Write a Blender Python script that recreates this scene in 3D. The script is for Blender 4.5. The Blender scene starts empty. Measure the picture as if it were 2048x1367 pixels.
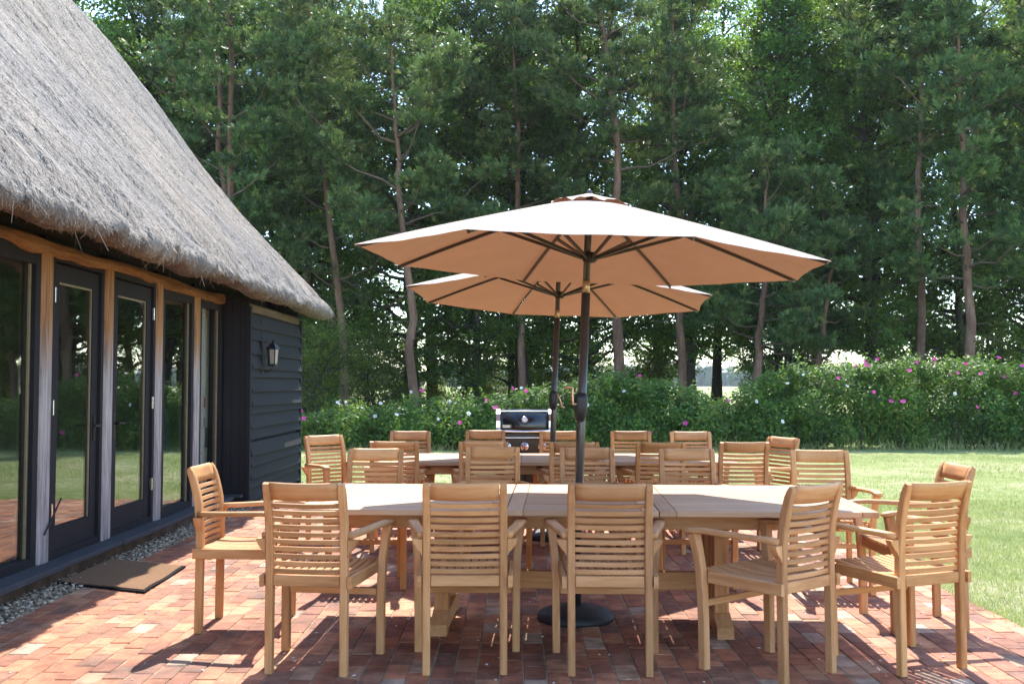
import bpy, bmesh, math, random
import numpy as np
from mathutils import Vector, Matrix

random.seed(7)
RNG = np.random.default_rng(7)
SC = bpy.context.scene
COL = SC.collection
R = math.radians

# ------------------------------------------------------------------ camera, sky, sun, exposure
CAM_H, FPX, PITCH = 1.37, 1991.0, math.atan(84.5 / 1991.0)
cam = bpy.data.objects.new('camera', bpy.data.cameras.new('camera'))
COL.objects.link(cam)
cam.location = (0, 0, CAM_H)
cam.rotation_euler = (R(90) + PITCH, 0, 0)
cam.data.lens = 35.0
cam.data.sensor_width = 36.0
cam.data.clip_end = 5000
cam.data.clip_start = 0.05
cam.data.dof.use_dof = True
cam.data.dof.focus_distance = 11.0
cam.data.dof.aperture_fstop = 5.6
SC.camera = cam

SUN_EL, SUN_AZ = R(51), R(2)          # ahead of the camera, a touch to the right
world = bpy.data.worlds.new('World')
SC.world = world
world.use_nodes = True
wn = world.node_tree
sky = wn.nodes.new('ShaderNodeTexSky')
sky.sky_type = 'NISHITA'
sky.sun_disc = False
sky.sun_elevation = SUN_EL
sky.sun_rotation = SUN_AZ
sky.air_density = 1.0
sky.dust_density = 0.3
sky.ozone_density = 2.0
wn.nodes['Background'].inputs['Strength'].default_value = 0.15
wn.links.new(sky.outputs[0], wn.nodes['Background'].inputs[0])
sun = bpy.data.objects.new('sun', bpy.data.lights.new('sun', 'SUN'))
COL.objects.link(sun)
sun.data.energy = 2.75
sun.data.angle = R(0.53)
sun.data.color = (1.0, 0.94, 0.85)
sun.rotation_euler = (-(R(90) - SUN_EL), 0, -SUN_AZ)
sun.location = (0, 10, 30)

SC.view_settings.view_transform = 'Standard'
SC.view_settings.look = 'None'
SC.view_settings.exposure = 2.12
SC.view_settings.gamma = 1.0
SC.view_settings.use_curve_mapping = False
SC.render.engine = 'CYCLES'
SC.cycles.use_denoising = True
SC.cycles.max_bounces = 8
SC.cycles.transparent_max_bounces = 12
SC.cycles.caustics_reflective = False
SC.cycles.caustics_refractive = False

# ------------------------------------------------------------------ helpers
_c, _s = math.cos(PITCH), math.sin(PITCH)
CF, CU, CR = np.array([0, _c, _s]), np.array([0, -_s, _c]), np.array([1., 0, 0])
CC = np.array([0, 0, CAM_H])
def ray(x, y): return CF + CR * (x - 1024) / FPX + CU * (683.5 - y) / FPX
def at_z(x, y, z):
    d = ray(x, y); return CC + d * (z - CAM_H) / d[2]
def at_y(x, y, Y):
    d = ray(x, y); return CC + d * Y / d[1]
def project(P):
    v = P - CC; k = v @ CF
    return np.stack([1024 + FPX * (v @ CR) / k, 683.5 - FPX * (v @ CU) / k], -1), k

def fast_mesh(name, V, F, mat=None, smooth=False, uv=None):
    V = np.asarray(V, np.float32); F = np.asarray(F, np.int32)
    n, k = F.shape
    me = bpy.data.meshes.new(name)
    me.vertices.add(len(V)); me.vertices.foreach_set('co', V.ravel())
    me.loops.add(n * k); me.loops.foreach_set('vertex_index', F.ravel())
    me.polygons.add(n); me.polygons.foreach_set('loop_start', np.arange(0, n * k, k, dtype=np.int32))
    if smooth: me.polygons.foreach_set('use_smooth', np.ones(n, bool))
    me.update(calc_edges=True)
    if uv is not None:
        l = me.uv_layers.new(name='UVMap')
        l.data.foreach_set('uv', np.asarray(uv, np.float32)[F.ravel()].ravel())
    if mat: me.materials.append(mat)
    return me

def py_mesh(name, V, F, mat=None, smooth=False):
    me = bpy.data.meshes.new(name)
    me.from_pydata([tuple(map(float, v)) for v in V], [], [tuple(int(i) for i in f) for f in F])
    if smooth:
        for p in me.polygons: p.use_smooth = True
    me.update()
    if mat: me.materials.append(mat)
    return me

def link(name, me, parent=None, loc=None, rot=None):
    o = bpy.data.objects.new(name, me)
    COL.objects.link(o)
    if parent is not None: o.parent = parent
    if loc is not None: o.location = loc
    if rot is not None: o.rotation_euler = rot
    return o

def empty(name, loc=(0, 0, 0), rz=0):
    o = bpy.data.objects.new(name, None); COL.objects.link(o)
    o.location = loc; o.rotation_euler = (0, 0, rz); o.empty_display_size = 0.2
    return o

def tag(o, label=None, cat=None, group=None, kind=None):
    if label: o['label'] = label
    if cat: o['category'] = cat
    if group: o['group'] = group
    if kind: o['kind'] = kind
    return o

def copy_tree(o, parent=None):
    c = o.copy(); COL.objects.link(c); c.parent = parent
    for ch in o.children: copy_tree(ch, c)
    return c

def box_vf(x0, x1, y0, y1, z0, z1):
    V = [(x0, y0, z0), (x1, y0, z0), (x1, y1, z0), (x0, y1, z0), (x0, y0, z1), (x1, y0, z1), (x1, y1, z1), (x0, y1, z1)]
    F = [(0, 3, 2, 1), (4, 5, 6, 7), (0, 1, 5, 4), (1, 2, 6, 5), (2, 3, 7, 6), (3, 0, 4, 7)]
    return V, F

def bevel_box(name, x0, x1, y0, y1, z0, z1, mat, bev=0.004, seg=1):
    V, F = box_vf(x0, x1, y0, y1, z0, z1)
    me = py_mesh(name, V, F)
    if bev > 0:
        bm = bmesh.new(); bm.from_mesh(me)
        bmesh.ops.bevel(bm, geom=bm.edges[:], offset=bev, segments=seg, affect='EDGES')
        bm.to_mesh(me); bm.free()
    me.materials.append(mat)
    return me

def box(name, b, mat, parent=None, bev=0.004, loc=None, rot=None):
    return link(name, bevel_box(name, *b, mat, bev), parent, loc, rot)

class MB:
    def __init__(s): s.V = []; s.F = []
    def add(s, V, F):
        o = len(s.V); s.V += [tuple(v) for v in V]; s.F += [tuple(i + o for i in f) for f in F]; return s
    def box(s, *b): return s.add(*box_vf(*b))
    def build(s, name, mat, parent=None, smooth=False):
        return link(name, py_mesh(name, s.V, s.F, mat, smooth), parent)

def section(w, h, kind):
    if kind == 'round':
        k = 12
        return [(w / 2 * math.cos(2 * math.pi * i / k), h / 2 * math.sin(2 * math.pi * i / k)) for i in range(k)]
    if kind == 'soft':
        pts = []
        for i in range(12):
            a = 2 * math.pi * (i + .5) / 12; c, s = math.cos(a), math.sin(a)
            pts.append((w / 2 * math.copysign(abs(c) ** .55, c), h / 2 * math.copysign(abs(s) ** .55, s)))
        return pts
    b = min(w, h) * .13
    x, y = w / 2, h / 2
    return [(x, -y + b), (x, y - b), (x - b, y), (-x + b, y), (-x, y - b), (-x, -y + b), (-x + b, -y), (x - b, -y)]

def sweep(path, sizes, kind='rect', up=(0, 0, 1)):
    path = [Vector(p) for p in path]; up = Vector(up)
    n = len(path); V = []; F = []
    for i, p in enumerate(path):
        t = (path[min(i + 1, n - 1)] - path[max(i - 1, 0)]).normalized()
        side = t.cross(up)
        if side.length < 1e-4: side = Vector((1, 0, 0))
        side.normalize(); u2 = side.cross(t).normalized()
        w, h = sizes[i] if isinstance(sizes, list) else sizes
        sec = section(w, h, kind)
        V += [p + side * a + u2 * b for a, b in sec]
    k = len(sec)
    for i in range(n - 1):
        for j in range(k):
            F.append((i * k + j, i * k + (j + 1) % k, (i + 1) * k + (j + 1) % k, (i + 1) * k + j))
    F.append(tuple(range(k - 1, -1, -1))); F.append(tuple(range((n - 1) * k, n * k)))
    return V, F

def tube_np(path, radii, k=7):
    path = np.asarray(path, float); n = len(path)
    t = np.gradient(path, axis=0); t /= np.linalg.norm(t, axis=1, keepdims=True) + 1e-9
    ref = np.where(np.abs(t[:, 2:3]) > .9, np.array([[1., 0, 0]]), np.array([[0, 0, 1.]]))
    if np.abs(t[0, 2]) > .7: ref[:] = (1, 0, 0)
    s = np.cross(t, ref); s /= np.linalg.norm(s, axis=1, keepdims=True) + 1e-9
    u = np.cross(s, t)
    a = np.arange(k) * 2 * np.pi / k
    V = path[:, None] + np.asarray(radii)[:, None, None] * (s[:, None] * np.cos(a)[None, :, None] + u[:, None] * np.sin(a)[None, :, None])
    i = np.arange(n - 1)[:, None] * k; j = np.arange(k)[None]
    F = np.stack([i + j, i + (j + 1) % k, i + k + (j + 1) % k, i + k + j], -1).reshape(-1, 4)
    return V.reshape(-1, 3), F

def lathe(prof, k=24):
    V = []; F = []
    for r, z in prof:
        V += [(r * math.cos(2 * math.pi * j / k), r * math.sin(2 * math.pi * j / k), z) for j in range(k)]
    for i in range(len(prof) - 1):
        for j in range(k):
            F.append((i * k + j, i * k + (j + 1) % k, (i + 1) * k + (j + 1) % k, (i + 1) * k + j))
    F.append(tuple(range(k - 1, -1, -1))); F.append(tuple(range((len(prof) - 1) * k, len(prof) * k)))
    return V, F

def vnoise(P, seed=0):
    P = np.asarray(P, float); i = np.floor(P).astype(np.int64); f = P - i; f = f * f * (3 - 2 * f)
    def h(a, b, c):
        v = (a * 374761393 + b * 668265263 + c * 1274126177 + seed * 974634121) & 0xffffffff
        v = ((v ^ (v >> 13)) * 1274126177) & 0xffffffff
        v = ((v ^ (v >> 16)) * 2246822519) & 0xffffffff
        return (v ^ (v >> 15)).astype(float) / 0xffffffff * 2 - 1
    r = 0
    for dx in (0, 1):
        for dy in (0, 1):
            for dz in (0, 1):
                w = np.abs(1 - dx - f[:, 0]) * np.abs(1 - dy - f[:, 1]) * np.abs(1 - dz - f[:, 2])
                r = r + w * h(i[:, 0] + dx, i[:, 1] + dy, i[:, 2] + dz)
    return r

def unit(v): return v / (np.linalg.norm(v, axis=-1, keepdims=True) + 1e-9)

# ------------------------------------------------------------------ materials
def new_mat(name):
    m = bpy.data.materials.new(name); m.use_nodes = True
    nt = m.node_tree
    return m, nt, nt.nodes, nt.links, nt.nodes['Principled BSDF']

def rgba(c): return (c[0], c[1], c[2], 1)

def ramp(N, stops, interp='LINEAR'):
    r = N.new('ShaderNodeValToRGB'); e = r.color_ramp.elements; r.color_ramp.interpolation = interp
    while len(e) < len(stops): e.new(0.5)
    for k, (p, c) in enumerate(stops): e[k].position = p; e[k].color = rgba(c)
    return r

def coords(N, L, kind, stretch, rnd=False):
    mp = N.new('ShaderNodeMapping'); mp.inputs['Scale'].default_value = stretch
    if kind == 'Position':
        g = N.new('ShaderNodeNewGeometry'); L.new(g.outputs['Position'], mp.inputs['Vector'])
    else:
        tc = N.new('ShaderNodeTexCoord'); L.new(tc.outputs[kind], mp.inputs['Vector'])
    if rnd:
        oi = N.new('ShaderNodeObjectInfo'); mul = N.new('ShaderNodeMath'); mul.operation = 'MULTIPLY'
        mul.inputs[1].default_value = 37.0; L.new(oi.outputs['Random'], mul.inputs[0])
        L.new(mul.outputs[0], mp.inputs['Location'])
    return mp.outputs[0]

def noise(N, L, vec, scale, detail=4, rough=.55):
    n = N.new('ShaderNodeTexNoise'); n.inputs['Scale'].default_value = scale
    n.inputs['Detail'].default_value = detail; n.inputs['Roughness'].default_value = rough
    L.new(vec, n.inputs['Vector']); return n.outputs['Fac']

def mixc(N, L, fac, a, b, mode='MIX'):
    m = N.new('ShaderNodeMix'); m.data_type = 'RGBA'; m.blend_type = mode
    for v, s in ((fac, m.inputs[0]), (a, m.inputs[6]), (b, m.inputs[7])):
        if isinstance(v, (int, float)): s.default_value = v
        elif isinstance(v, tuple): s.default_value = rgba(v)
        else: L.new(v, s)
    return m.outputs[2]

def math_n(N, L, op, a, b=0.0, clamp=False):
    m = N.new('ShaderNodeMath'); m.operation = op; m.use_clamp = clamp
    for v, s in ((a, m.inputs[0]), (b, m.inputs[1])):
        if isinstance(v, (int, float)): s.default_value = v
        else: L.new(v, s)
    return m.outputs[0]

def bump(N, L, P, h, strength, dist=.01):
    b = N.new('ShaderNodeBump'); b.inputs['Strength'].default_value = strength; b.inputs['Distance'].default_value = dist
    L.new(h, b.inputs['Height']); L.new(b.outputs[0], P.inputs['Normal'])

def plain(name, c, rough=.6, metal=0.0, var=.15, scale=30, spec=.5, bmp=0.0):
    m, nt, N, L, P = new_mat(name)
    v = coords(N, L, 'Object', (1, 1, 1))
    f = noise(N, L, v, scale)
    r = ramp(N, [(.3, tuple(x * (1 - var) for x in c)), (.7, tuple(min(1, x * (1 + var)) for x in c))])
    L.new(f, r.inputs[0]); L.new(r.outputs[0], P.inputs['Base Color'])
    P.inputs['Roughness'].default_value = rough; P.inputs['Metallic'].default_value = metal
    P.inputs['Specular IOR Level'].default_value = spec
    if bmp: bump(N, L, P, f, bmp)
    return m

def wood(name, c_dark, c_mid, c_light, stretch, rough=.5, bmp=.15, sc=1.0, bri=.12):
    """timber: fine fibres and broader bands drawn out along one axis, each piece a little different"""
    m, nt, N, L, P = new_mat(name)
    v = coords(N, L, 'Object', stretch, True)
    a = noise(N, L, v, 9 * sc, 5, .6); b = noise(N, L, v, 55 * sc, 3, .6)
    mix = math_n(N, L, 'ADD', math_n(N, L, 'MULTIPLY', a, .65), math_n(N, L, 'MULTIPLY', b, .35))
    r = ramp(N, [(.30, c_dark), (.50, c_mid), (.68, c_light)]); L.new(mix, r.inputs[0])
    oi = N.new('ShaderNodeObjectInfo')
    br = math_n(N, L, 'ADD', math_n(N, L, 'MULTIPLY', oi.outputs['Random'], 2 * bri), 1 - bri)
    hs = N.new('ShaderNodeHueSaturation'); L.new(r.outputs[0], hs.inputs['Color']); L.new(br, hs.inputs['Value'])
    L.new(mixc(N, L, 1.0, hs.outputs[0], oi.outputs['Color'], 'MULTIPLY'), P.inputs['Base Color'])
    P.inputs['Roughness'].default_value = rough
    P.inputs['Specular IOR Level'].default_value = .25
    bump(N, L, P, b, bmp, .004)
    return m

TD, TM, TL = (.32, .138, .052), (.55, .278, .115), (.66, .375, .18)
TEAK_X = wood('teak_x', TD, TM, TL, (.12, 1, 1), bri=.17)
TEAK_Y = wood('teak_y', TD, TM, TL, (1, .12, 1), bri=.17)
TEAK_Z = wood('teak_z', TD, TM, TL, (1, 1, .12), bri=.17)
PD, PM, PL = (.35, .19, .10), (.48, .295, .175), (.56, .37, .235)
TOP_X = wood('table_top_x', PD, PM, PL, (.06, 1, 1), .5, bri=.16)
TOP_Y = wood('table_top_y', PD, PM, PL, (1, .06, 1), .5, bri=.16)
OAK_FRESH = wood('oak_beam', (.07, .028, .010), (.235, .112, .042), (.36, .20, .09), (1, .10, 1), .7, .6, 1.2, .04)

def weathered_post():
    m, nt, N, L, P = new_mat('weathered_oak_post')
    v = coords(N, L, 'Object', (1, 1, .07))
    a = noise(N, L, v, 30, 5, .65)
    grey = ramp(N, [(.3, (.11, .10, .095)), (.5, (.29, .27, .258)), (.72, (.43, .405, .385))]); L.new(a, grey.inputs[0])
    tan = ramp(N, [(.3, (.10, .045, .015)), (.5, (.27, .135, .05)), (.72, (.40, .22, .09))]); L.new(a, tan.inputs[0])
    g = N.new('ShaderNodeNewGeometry'); sx = N.new('ShaderNodeSeparateXYZ'); L.new(g.outputs['Position'], sx.inputs[0])
    mr = N.new('ShaderNodeMapRange'); mr.inputs[1].default_value = 1.55; mr.inputs[2].default_value = 1.95
    n2 = noise(N, L, v, 8, 3)
    L.new(math_n(N, L, 'ADD', sx.outputs[2], math_n(N, L, 'MULTIPLY', n2, .25)), mr.inputs[0])
    L.new(mixc(N, L, mr.outputs[0], grey.outputs[0], tan.outputs[0]), P.inputs['Base Color'])
    P.inputs['Roughness'].default_value = .8
    bump(N, L, P, a, .5, .01)
    return m
POST = weathered_post()

def black_paint(name, stretch, c=(.009, .009, .011), worn=.09):
    m, nt, N, L, P = new_mat(name)
    v = coords(N, L, 'Object', stretch, True)
    a = noise(N, L, v, 14, 6, .7); b = noise(N, L, v, 3.0, 5, .7)
    r = ramp(N, [(.0, c), (.55, tuple(x * 1.7 for x in c)), (.68, tuple(x * 2.6 for x in c)), (.8, (worn, worn * .93, worn * .85))])
    L.new(math_n(N, L, 'ADD', math_n(N, L, 'MULTIPLY', a, .6), math_n(N, L, 'MULTIPLY', b, .4)), r.inputs[0])
    L.new(r.outputs[0], P.inputs['Base Color'])
    P.inputs['Roughness'].default_value = .75
    P.inputs['Specular IOR Level'].default_value = .25
    bump(N, L, P, a, .35, .006)
    return m
BLK_Y = black_paint('black_boards', (1, .12, 1), (.011, .0115, .014))
BLK_Z = black_paint('black_frame', (1, 1, .12), worn=.05)
SILL = black_paint('worn_black_sill', (1, .15, 1), (.03, .032, .036), .22)

def brick_mat():
    m, nt, N, L, P = new_mat('paver_brick')
    oi = N.new('ShaderNodeObjectInfo'); g = N.new('ShaderNodeNewGeometry')
    rnd = math_n(N, L, 'FRACT', math_n(N, L, 'ADD', math_n(N, L, 'MULTIPLY', oi.outputs['Random'], 7.31), g.outputs['Random Per Island']))
    base = ramp(N, [(0, (.21, .065, .035)), (.16, (.39, .125, .055)), (.34, (.46, .17, .08)), (.5, (.30, .095, .05)),
                    (.62, (.49, .235, .125)), (.76, (.21, .10, .068)), (.88, (.40, .25, .16)), (.95, (.42, .35, .28))], 'CONSTANT')
    L.new(rnd, base.inputs[0])
    v = coords(N, L, 'Position', (1, 1, 1))
    big = noise(N, L, v, 1.1, 4, .6); med = noise(N, L, v, 9, 5, .65); fine = noise(N, L, v, 70, 4, .7)
    d = ramp(N, [(.34, (.40, .37, .37)), (.60, (1.12, 1.08, 1.05))]); L.new(med, d.inputs[0])
    c = mixc(N, L, .75, mixc(N, L, .30, mixc(N, L, 1.0, base.outputs[0], (1.12, 1.06, 1.0), 'MULTIPLY'), (.44, .235, .145)), d.outputs[0], 'MULTIPLY')
    d2 = ramp(N, [(.34, (.46, .43, .43)), (.62, (1.15, 1.12, 1.1))]); L.new(big, d2.inputs[0])
    c = mixc(N, L, .8, c, d2.outputs[0], 'MULTIPLY')
    wr = ramp(N, [(.58, (0, 0, 0)), (.70, (1, 1, 1))]); L.new(noise(N, L, v, 22, 6, .75), wr.inputs[0])
    c = mixc(N, L, math_n(N, L, 'MULTIPLY', wr.outputs[0], .42), c, (.42, .36, .31))
    ws = ramp(N, [(.72, (0, 0, 0)), (.76, (1, 1, 1))]); L.new(noise(N, L, v, 42, 3, .5), ws.inputs[0])
    c = mixc(N, L, math_n(N, L, 'MULTIPLY', ws.outputs[0], .8), c, (.62, .60, .58))
    L.new(c, P.inputs['Base Color'])
    P.inputs['Roughness'].default_value = .75
    P.inputs['Specular IOR Level'].default_value = .35
    bump(N, L, P, math_n(N, L, 'ADD', fine, med), .35, .006)
    return m
BRICK = brick_mat()

def leaf_mat(name, stops, trans=.35, tcol=(.30, .42, .05), rough=.45, spec=.35, hue=.015, clump=.9, fine=3.5):
    m, nt, N, L, P = new_mat(name)
    g = N.new('ShaderNodeNewGeometry'); oi = N.new('ShaderNodeObjectInfo')
    r = ramp(N, stops); L.new(g.outputs['Random Per Island'], r.inputs[0])
    hs = N.new('ShaderNodeHueSaturation'); L.new(r.outputs[0], hs.inputs['Color'])
    L.new(math_n(N, L, 'ADD', math_n(N, L, 'MULTIPLY', oi.outputs['Random'], 2 * hue), .5 - hue), hs.inputs['Hue'])
    L.new(math_n(N, L, 'ADD', math_n(N, L, 'MULTIPLY', oi.outputs['Random'], .4), .8), hs.inputs['Value'])
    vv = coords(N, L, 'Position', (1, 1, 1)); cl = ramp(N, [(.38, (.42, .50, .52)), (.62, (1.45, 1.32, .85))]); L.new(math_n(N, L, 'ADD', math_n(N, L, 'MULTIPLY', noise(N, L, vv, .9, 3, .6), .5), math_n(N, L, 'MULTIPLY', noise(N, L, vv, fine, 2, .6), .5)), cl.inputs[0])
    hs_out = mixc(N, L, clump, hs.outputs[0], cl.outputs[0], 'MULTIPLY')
    L.new(hs_out, P.inputs['Base Color'])
    P.inputs['Roughness'].default_value = rough; P.inputs['Specular IOR Level'].default_value = spec
    t = N.new('ShaderNodeBsdfTranslucent')
    L.new(mixc(N, L, .5, hs_out, tcol), t.inputs[0])
    ms = N.new('ShaderNodeMixShader'); ms.inputs[0].default_value = trans
    L.new(P.outputs[0], ms.inputs[1]); L.new(t.outputs[0], ms.inputs[2])
    L.new(ms.outputs[0], N['Material Output'].inputs[0])
    return m
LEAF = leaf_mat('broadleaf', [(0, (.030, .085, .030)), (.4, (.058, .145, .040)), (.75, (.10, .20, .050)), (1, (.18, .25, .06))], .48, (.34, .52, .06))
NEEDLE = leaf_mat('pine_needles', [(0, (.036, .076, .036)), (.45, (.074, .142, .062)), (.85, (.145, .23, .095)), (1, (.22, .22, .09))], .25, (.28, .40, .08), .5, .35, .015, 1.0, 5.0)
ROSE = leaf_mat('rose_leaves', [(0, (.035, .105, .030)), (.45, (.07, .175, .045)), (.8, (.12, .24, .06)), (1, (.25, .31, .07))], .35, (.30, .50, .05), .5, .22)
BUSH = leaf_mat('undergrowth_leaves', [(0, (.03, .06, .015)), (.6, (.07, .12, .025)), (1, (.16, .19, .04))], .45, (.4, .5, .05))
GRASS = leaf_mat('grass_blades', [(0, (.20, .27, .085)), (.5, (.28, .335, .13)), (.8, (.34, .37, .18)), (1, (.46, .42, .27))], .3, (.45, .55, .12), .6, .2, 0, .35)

def lawn_mat():
    m, nt, N, L, P = new_mat('mown_lawn')
    v = coords(N, L, 'Position', (1, 1, 1))
    a = noise(N, L, v, .45, 5, .6); b = noise(N, L, v, 4.5, 6, .7); c = noise(N, L, v, 60, 4, .7)
    r = ramp(N, [(.36, (.165, .22, .07)), (.5, (.275, .31, .125)), (.60, (.42, .39, .24))]); L.new(math_n(N, L, 'ADD', math_n(N, L, 'MULTIPLY', a, .55), math_n(N, L, 'MULTIPLY', b, .45)), r.inputs[0])
    d = ramp(N, [(.3, (.6, .62, .55)), (.7, (1.2, 1.2, 1.15))]); L.new(c, d.inputs[0])
    L.new(mixc(N, L, .8, r.outputs[0], d.outputs[0], 'MULTIPLY'), P.inputs['Base Color'])
    P.inputs['Roughness'].default_value = .9; P.inputs['Specular IOR Level'].default_value = .1
    bump(N, L, P, math_n(N, L, 'ADD', c, b), .8, .03)
    return m
LAWN = lawn_mat()
FIELD = plain('field', (.30, .33, .12), .95, 0, .2, .02, .1)
SAND = plain('jointing_sand', (.30, .24, .16), .95, 0, .35, 18, .1)
BARK_PINE = wood('pine_bark', (.07, .040, .028), (.155, .090, .060), (.26, .165, .115), (1, 1, .25), .9, .8, .35, .15)
BARK_TWIG = wood('pine_twig_bark', (.06, .042, .032), (.12, .085, .062), (.19, .14, .105), (1, 1, .25), .9, .8, .35, .1)
BARK_DARK = wood('dark_bark', (.028, .024, .018), (.055, .047, .036), (.095, .085, .065), (1, 1, .25), .9, .8, .35, .15)

def thatch_mat():
    m, nt, N, L, P = new_mat('grey_thatch')
    v = coords(N, L, 'UV', (1, 1, 1)); 
    def uvn(su, sv, sc, det=5, ro=.65):
        return noise(N, L, coords(N, L, 'UV', (su, sv, 1)), sc, det, ro)
    streak = uvn(9.0, 1.3, 1.0, 5, .7); fibre = uvn(60, 7, 1.0, 4, .7); speck = uvn(55, 40, 1.0, 3, .6); patch = uvn(.5, .35, 1.0, 4, .6)
    r = ramp(N, [(.33, (.035, .032, .029)), (.42, (.135, .12, .107)), (.53, (.24, .217, .194)), (.66, (.37, .337, .305))])
    s = math_n(N, L, 'ADD', math_n(N, L, 'MULTIPLY', streak, .42), math_n(N, L, 'ADD', math_n(N, L, 'MULTIPLY', fibre, .30), math_n(N, L, 'MULTIPLY', speck, .28)))
    L.new(s, r.inputs[0])
    p = ramp(N, [(.35, (.82, .84, .88)), (.65, (1.12, 1.04, .95))]); L.new(patch, p.inputs[0])
    L.new(mixc(N, L, .9, r.outputs[0], p.outputs[0], 'MULTIPLY'), P.inputs['Base Color'])
    P.inputs['Roughness'].default_value = .85; P.inputs['Specular IOR Level'].default_value = .25
    bump(N, L, P, math_n(N, L, 'ADD', math_n(N, L, 'ADD', fibre, speck), streak), .9, .03)
    return m
THATCH = thatch_mat()
def straw_mat(name, stops):
    m, nt, N, L, P = new_mat(name)
    g = N.new('ShaderNodeNewGeometry'); r = ramp(N, stops); L.new(g.outputs['Random Per Island'], r.inputs[0])
    L.new(r.outputs[0], P.inputs['Base Color']); P.inputs['Roughness'].default_value = .7
    return m
def reed_mat():
    m, nt, N, L, P = new_mat('reed_ends')
    g = N.new('ShaderNodeNewGeometry'); r = ramp(N, [(0, (.05, .044, .038)), (.3, (.145, .128, .112)), (.7, (.25, .225, .198)), (1, (.43, .39, .345))]); L.new(g.outputs['Random Per Island'], r.inputs[0])
    def uvn(su, sv, det=5, ro=.65): return noise(N, L, coords(N, L, 'UV', (su, sv, 1)), 1.0, det, ro)
    a = ramp(N, [(.39, (.08, .08, .09)), (.47, (.75, .75, .75)), (.64, (1.28, 1.24, 1.15))]); L.new(uvn(9.0, 1.3, 5, .7), a.inputs[0])
    b = ramp(N, [(.36, (.72, .76, .82)), (.62, (1.12, 1.02, .92))]); L.new(uvn(.8, .5), b.inputs[0])
    L.new(mixc(N, L, 1.0, mixc(N, L, 1.0, r.outputs[0], a.outputs[0], 'MULTIPLY'), b.outputs[0], 'MULTIPLY'), P.inputs['Base Color'])
    P.inputs['Roughness'].default_value = .75; P.inputs['Specular IOR Level'].default_value = .3
    return m
REED = reed_mat()
STRAW = straw_mat('straw', [(0, (.06, .054, .048)), (.3, (.19, .17, .15)), (.7, (.33, .30, .268)), (1, (.52, .475, .42))])
STRAW_EAVE = straw_mat('eave_straw', [(0, (.12, .075, .045)), (.5, (.27, .19, .12)), (1, (.48, .40, .31))])

def fabric(name, c, tc, trans=.5):
    m, nt, N, L, P = new_mat(name)
    v = coords(N, L, 'Object', (1, 1, 1)); f = noise(N, L, v, 5, 5, .6)
    r = ramp(N, [(.3, tuple(x * .9 for x in c)), (.7, c)]); L.new(f, r.inputs[0])
    L.new(r.outputs[0], P.inputs['Base Color']); P.inputs['Roughness'].default_value = .85; P.inputs['Specular IOR Level'].default_value = .15
    wv = noise(N, L, v, 600, 2); bump(N, L, P, math_n(N, L, 'ADD', math_n(N, L, 'MULTIPLY', wv, .1), f), .25, .01)
    t = N.new('ShaderNodeBsdfTranslucent'); t.inputs[0].default_value = rgba(tc)
    ms = N.new('ShaderNodeMixShader'); ms.inputs[0].default_value = trans
    L.new(P.outputs[0], ms.inputs[1]); L.new(t.outputs[0], ms.inputs[2]); L.new(ms.outputs[0], N['Material Output'].inputs[0])
    return m
CANVAS = fabric('beige_canvas', (.38, .305, .26), (.60, .22, .10), .06)
CURTAIN = fabric('cream_curtain', (.84, .80, .72), (.7, .65, .55), .2)

def pane_mat():
    m, nt, N, L, P = new_mat('window_glass')
    N.remove(P)
    lw = N.new('ShaderNodeLayerWeight'); lw.inputs['Blend'].default_value = .5
    fr = math_n(N, L, 'ADD', math_n(N, L, 'MULTIPLY', math_n(N, L, 'POWER', lw.outputs['Facing'], 4.0), .92), .08)
    v = coords(N, L, 'Position', (1, 1, 1)); n = noise(N, L, v, 1.6, 1)
    b = N.new('ShaderNodeBump'); b.inputs['Strength'].default_value = .03; b.inputs['Distance'].default_value = .05; L.new(n, b.inputs['Height'])
    gl = N.new('ShaderNodeBsdfGlossy'); gl.inputs['Roughness'].default_value = .004; gl.inputs['Color'].default_value = (.95, .97, .95, 1)
    L.new(b.outputs[0], gl.inputs['Normal'])
    tr = N.new('ShaderNodeBsdfTransparent'); tr.inputs['Color'].default_value = (.90, .93, .91, 1)
    ms = N.new('ShaderNodeMixShader'); L.new(fr, ms.inputs[0]); L.new(tr.outputs[0], ms.inputs[1]); L.new(gl.outputs[0], ms.inputs[2])
    L.new(ms.outputs[0], N['Material Output'].inputs[0])
    return m
GLASS = pane_mat()
def checks():
    m, nt, N, L, P = new_mat('patchwork_curtain')
    v = coords(N, L, 'Object', (1, 12, 9)); w = N.new('ShaderNodeTexWhiteNoise'); w.noise_dimensions = '3D'
    fl = N.new('ShaderNodeVectorMath'); fl.operation = 'FLOOR'; L.new(v, fl.inputs[0]); L.new(fl.outputs[0], w.inputs['Vector'])
    r = ramp(N, [(0, (.84, .79, .68)), (.45, (.60, .06, .06)), (.62, (.26, .25, .25)), (.75, (.78, .72, .58))], 'CONSTANT')
    L.new(w.outputs['Value'], r.inputs[0]); L.new(r.outputs[0], P.inputs['Base Color']); P.inputs['Roughness'].default_value = .9
    return m
PATCH = checks()
POLE = plain('grey_brown_pole', (.085, .08, .075), .35, .6, .1, 20)
BLACKPL = plain('black_plastic', (.012, .012, .013), .5, 0, .2, 20)
BASEMAT = plain('black_stone_base', (.02, .021, .024), .6, 0, .4, 22, .5, .3)
BRASS = plain('pale_brass', (.55, .42, .26), .35, .7, .1, 20)
COPPER = plain('copper_handle', (.55, .33, .2), .3, .8, .1, 20)
STEEL = plain('stainless_steel', (.62, .62, .63), .22, 1.0, .05, 40)
ENAMEL = plain('black_enamel', (.008, .008, .010), .22, 0, .05, 10, .6)
REDKNOB = plain('red_index', (.5, .06, .06), .4)
IRON = plain('black_iron', (.012, .012, .013), .45, .3, .2, 30)
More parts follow.
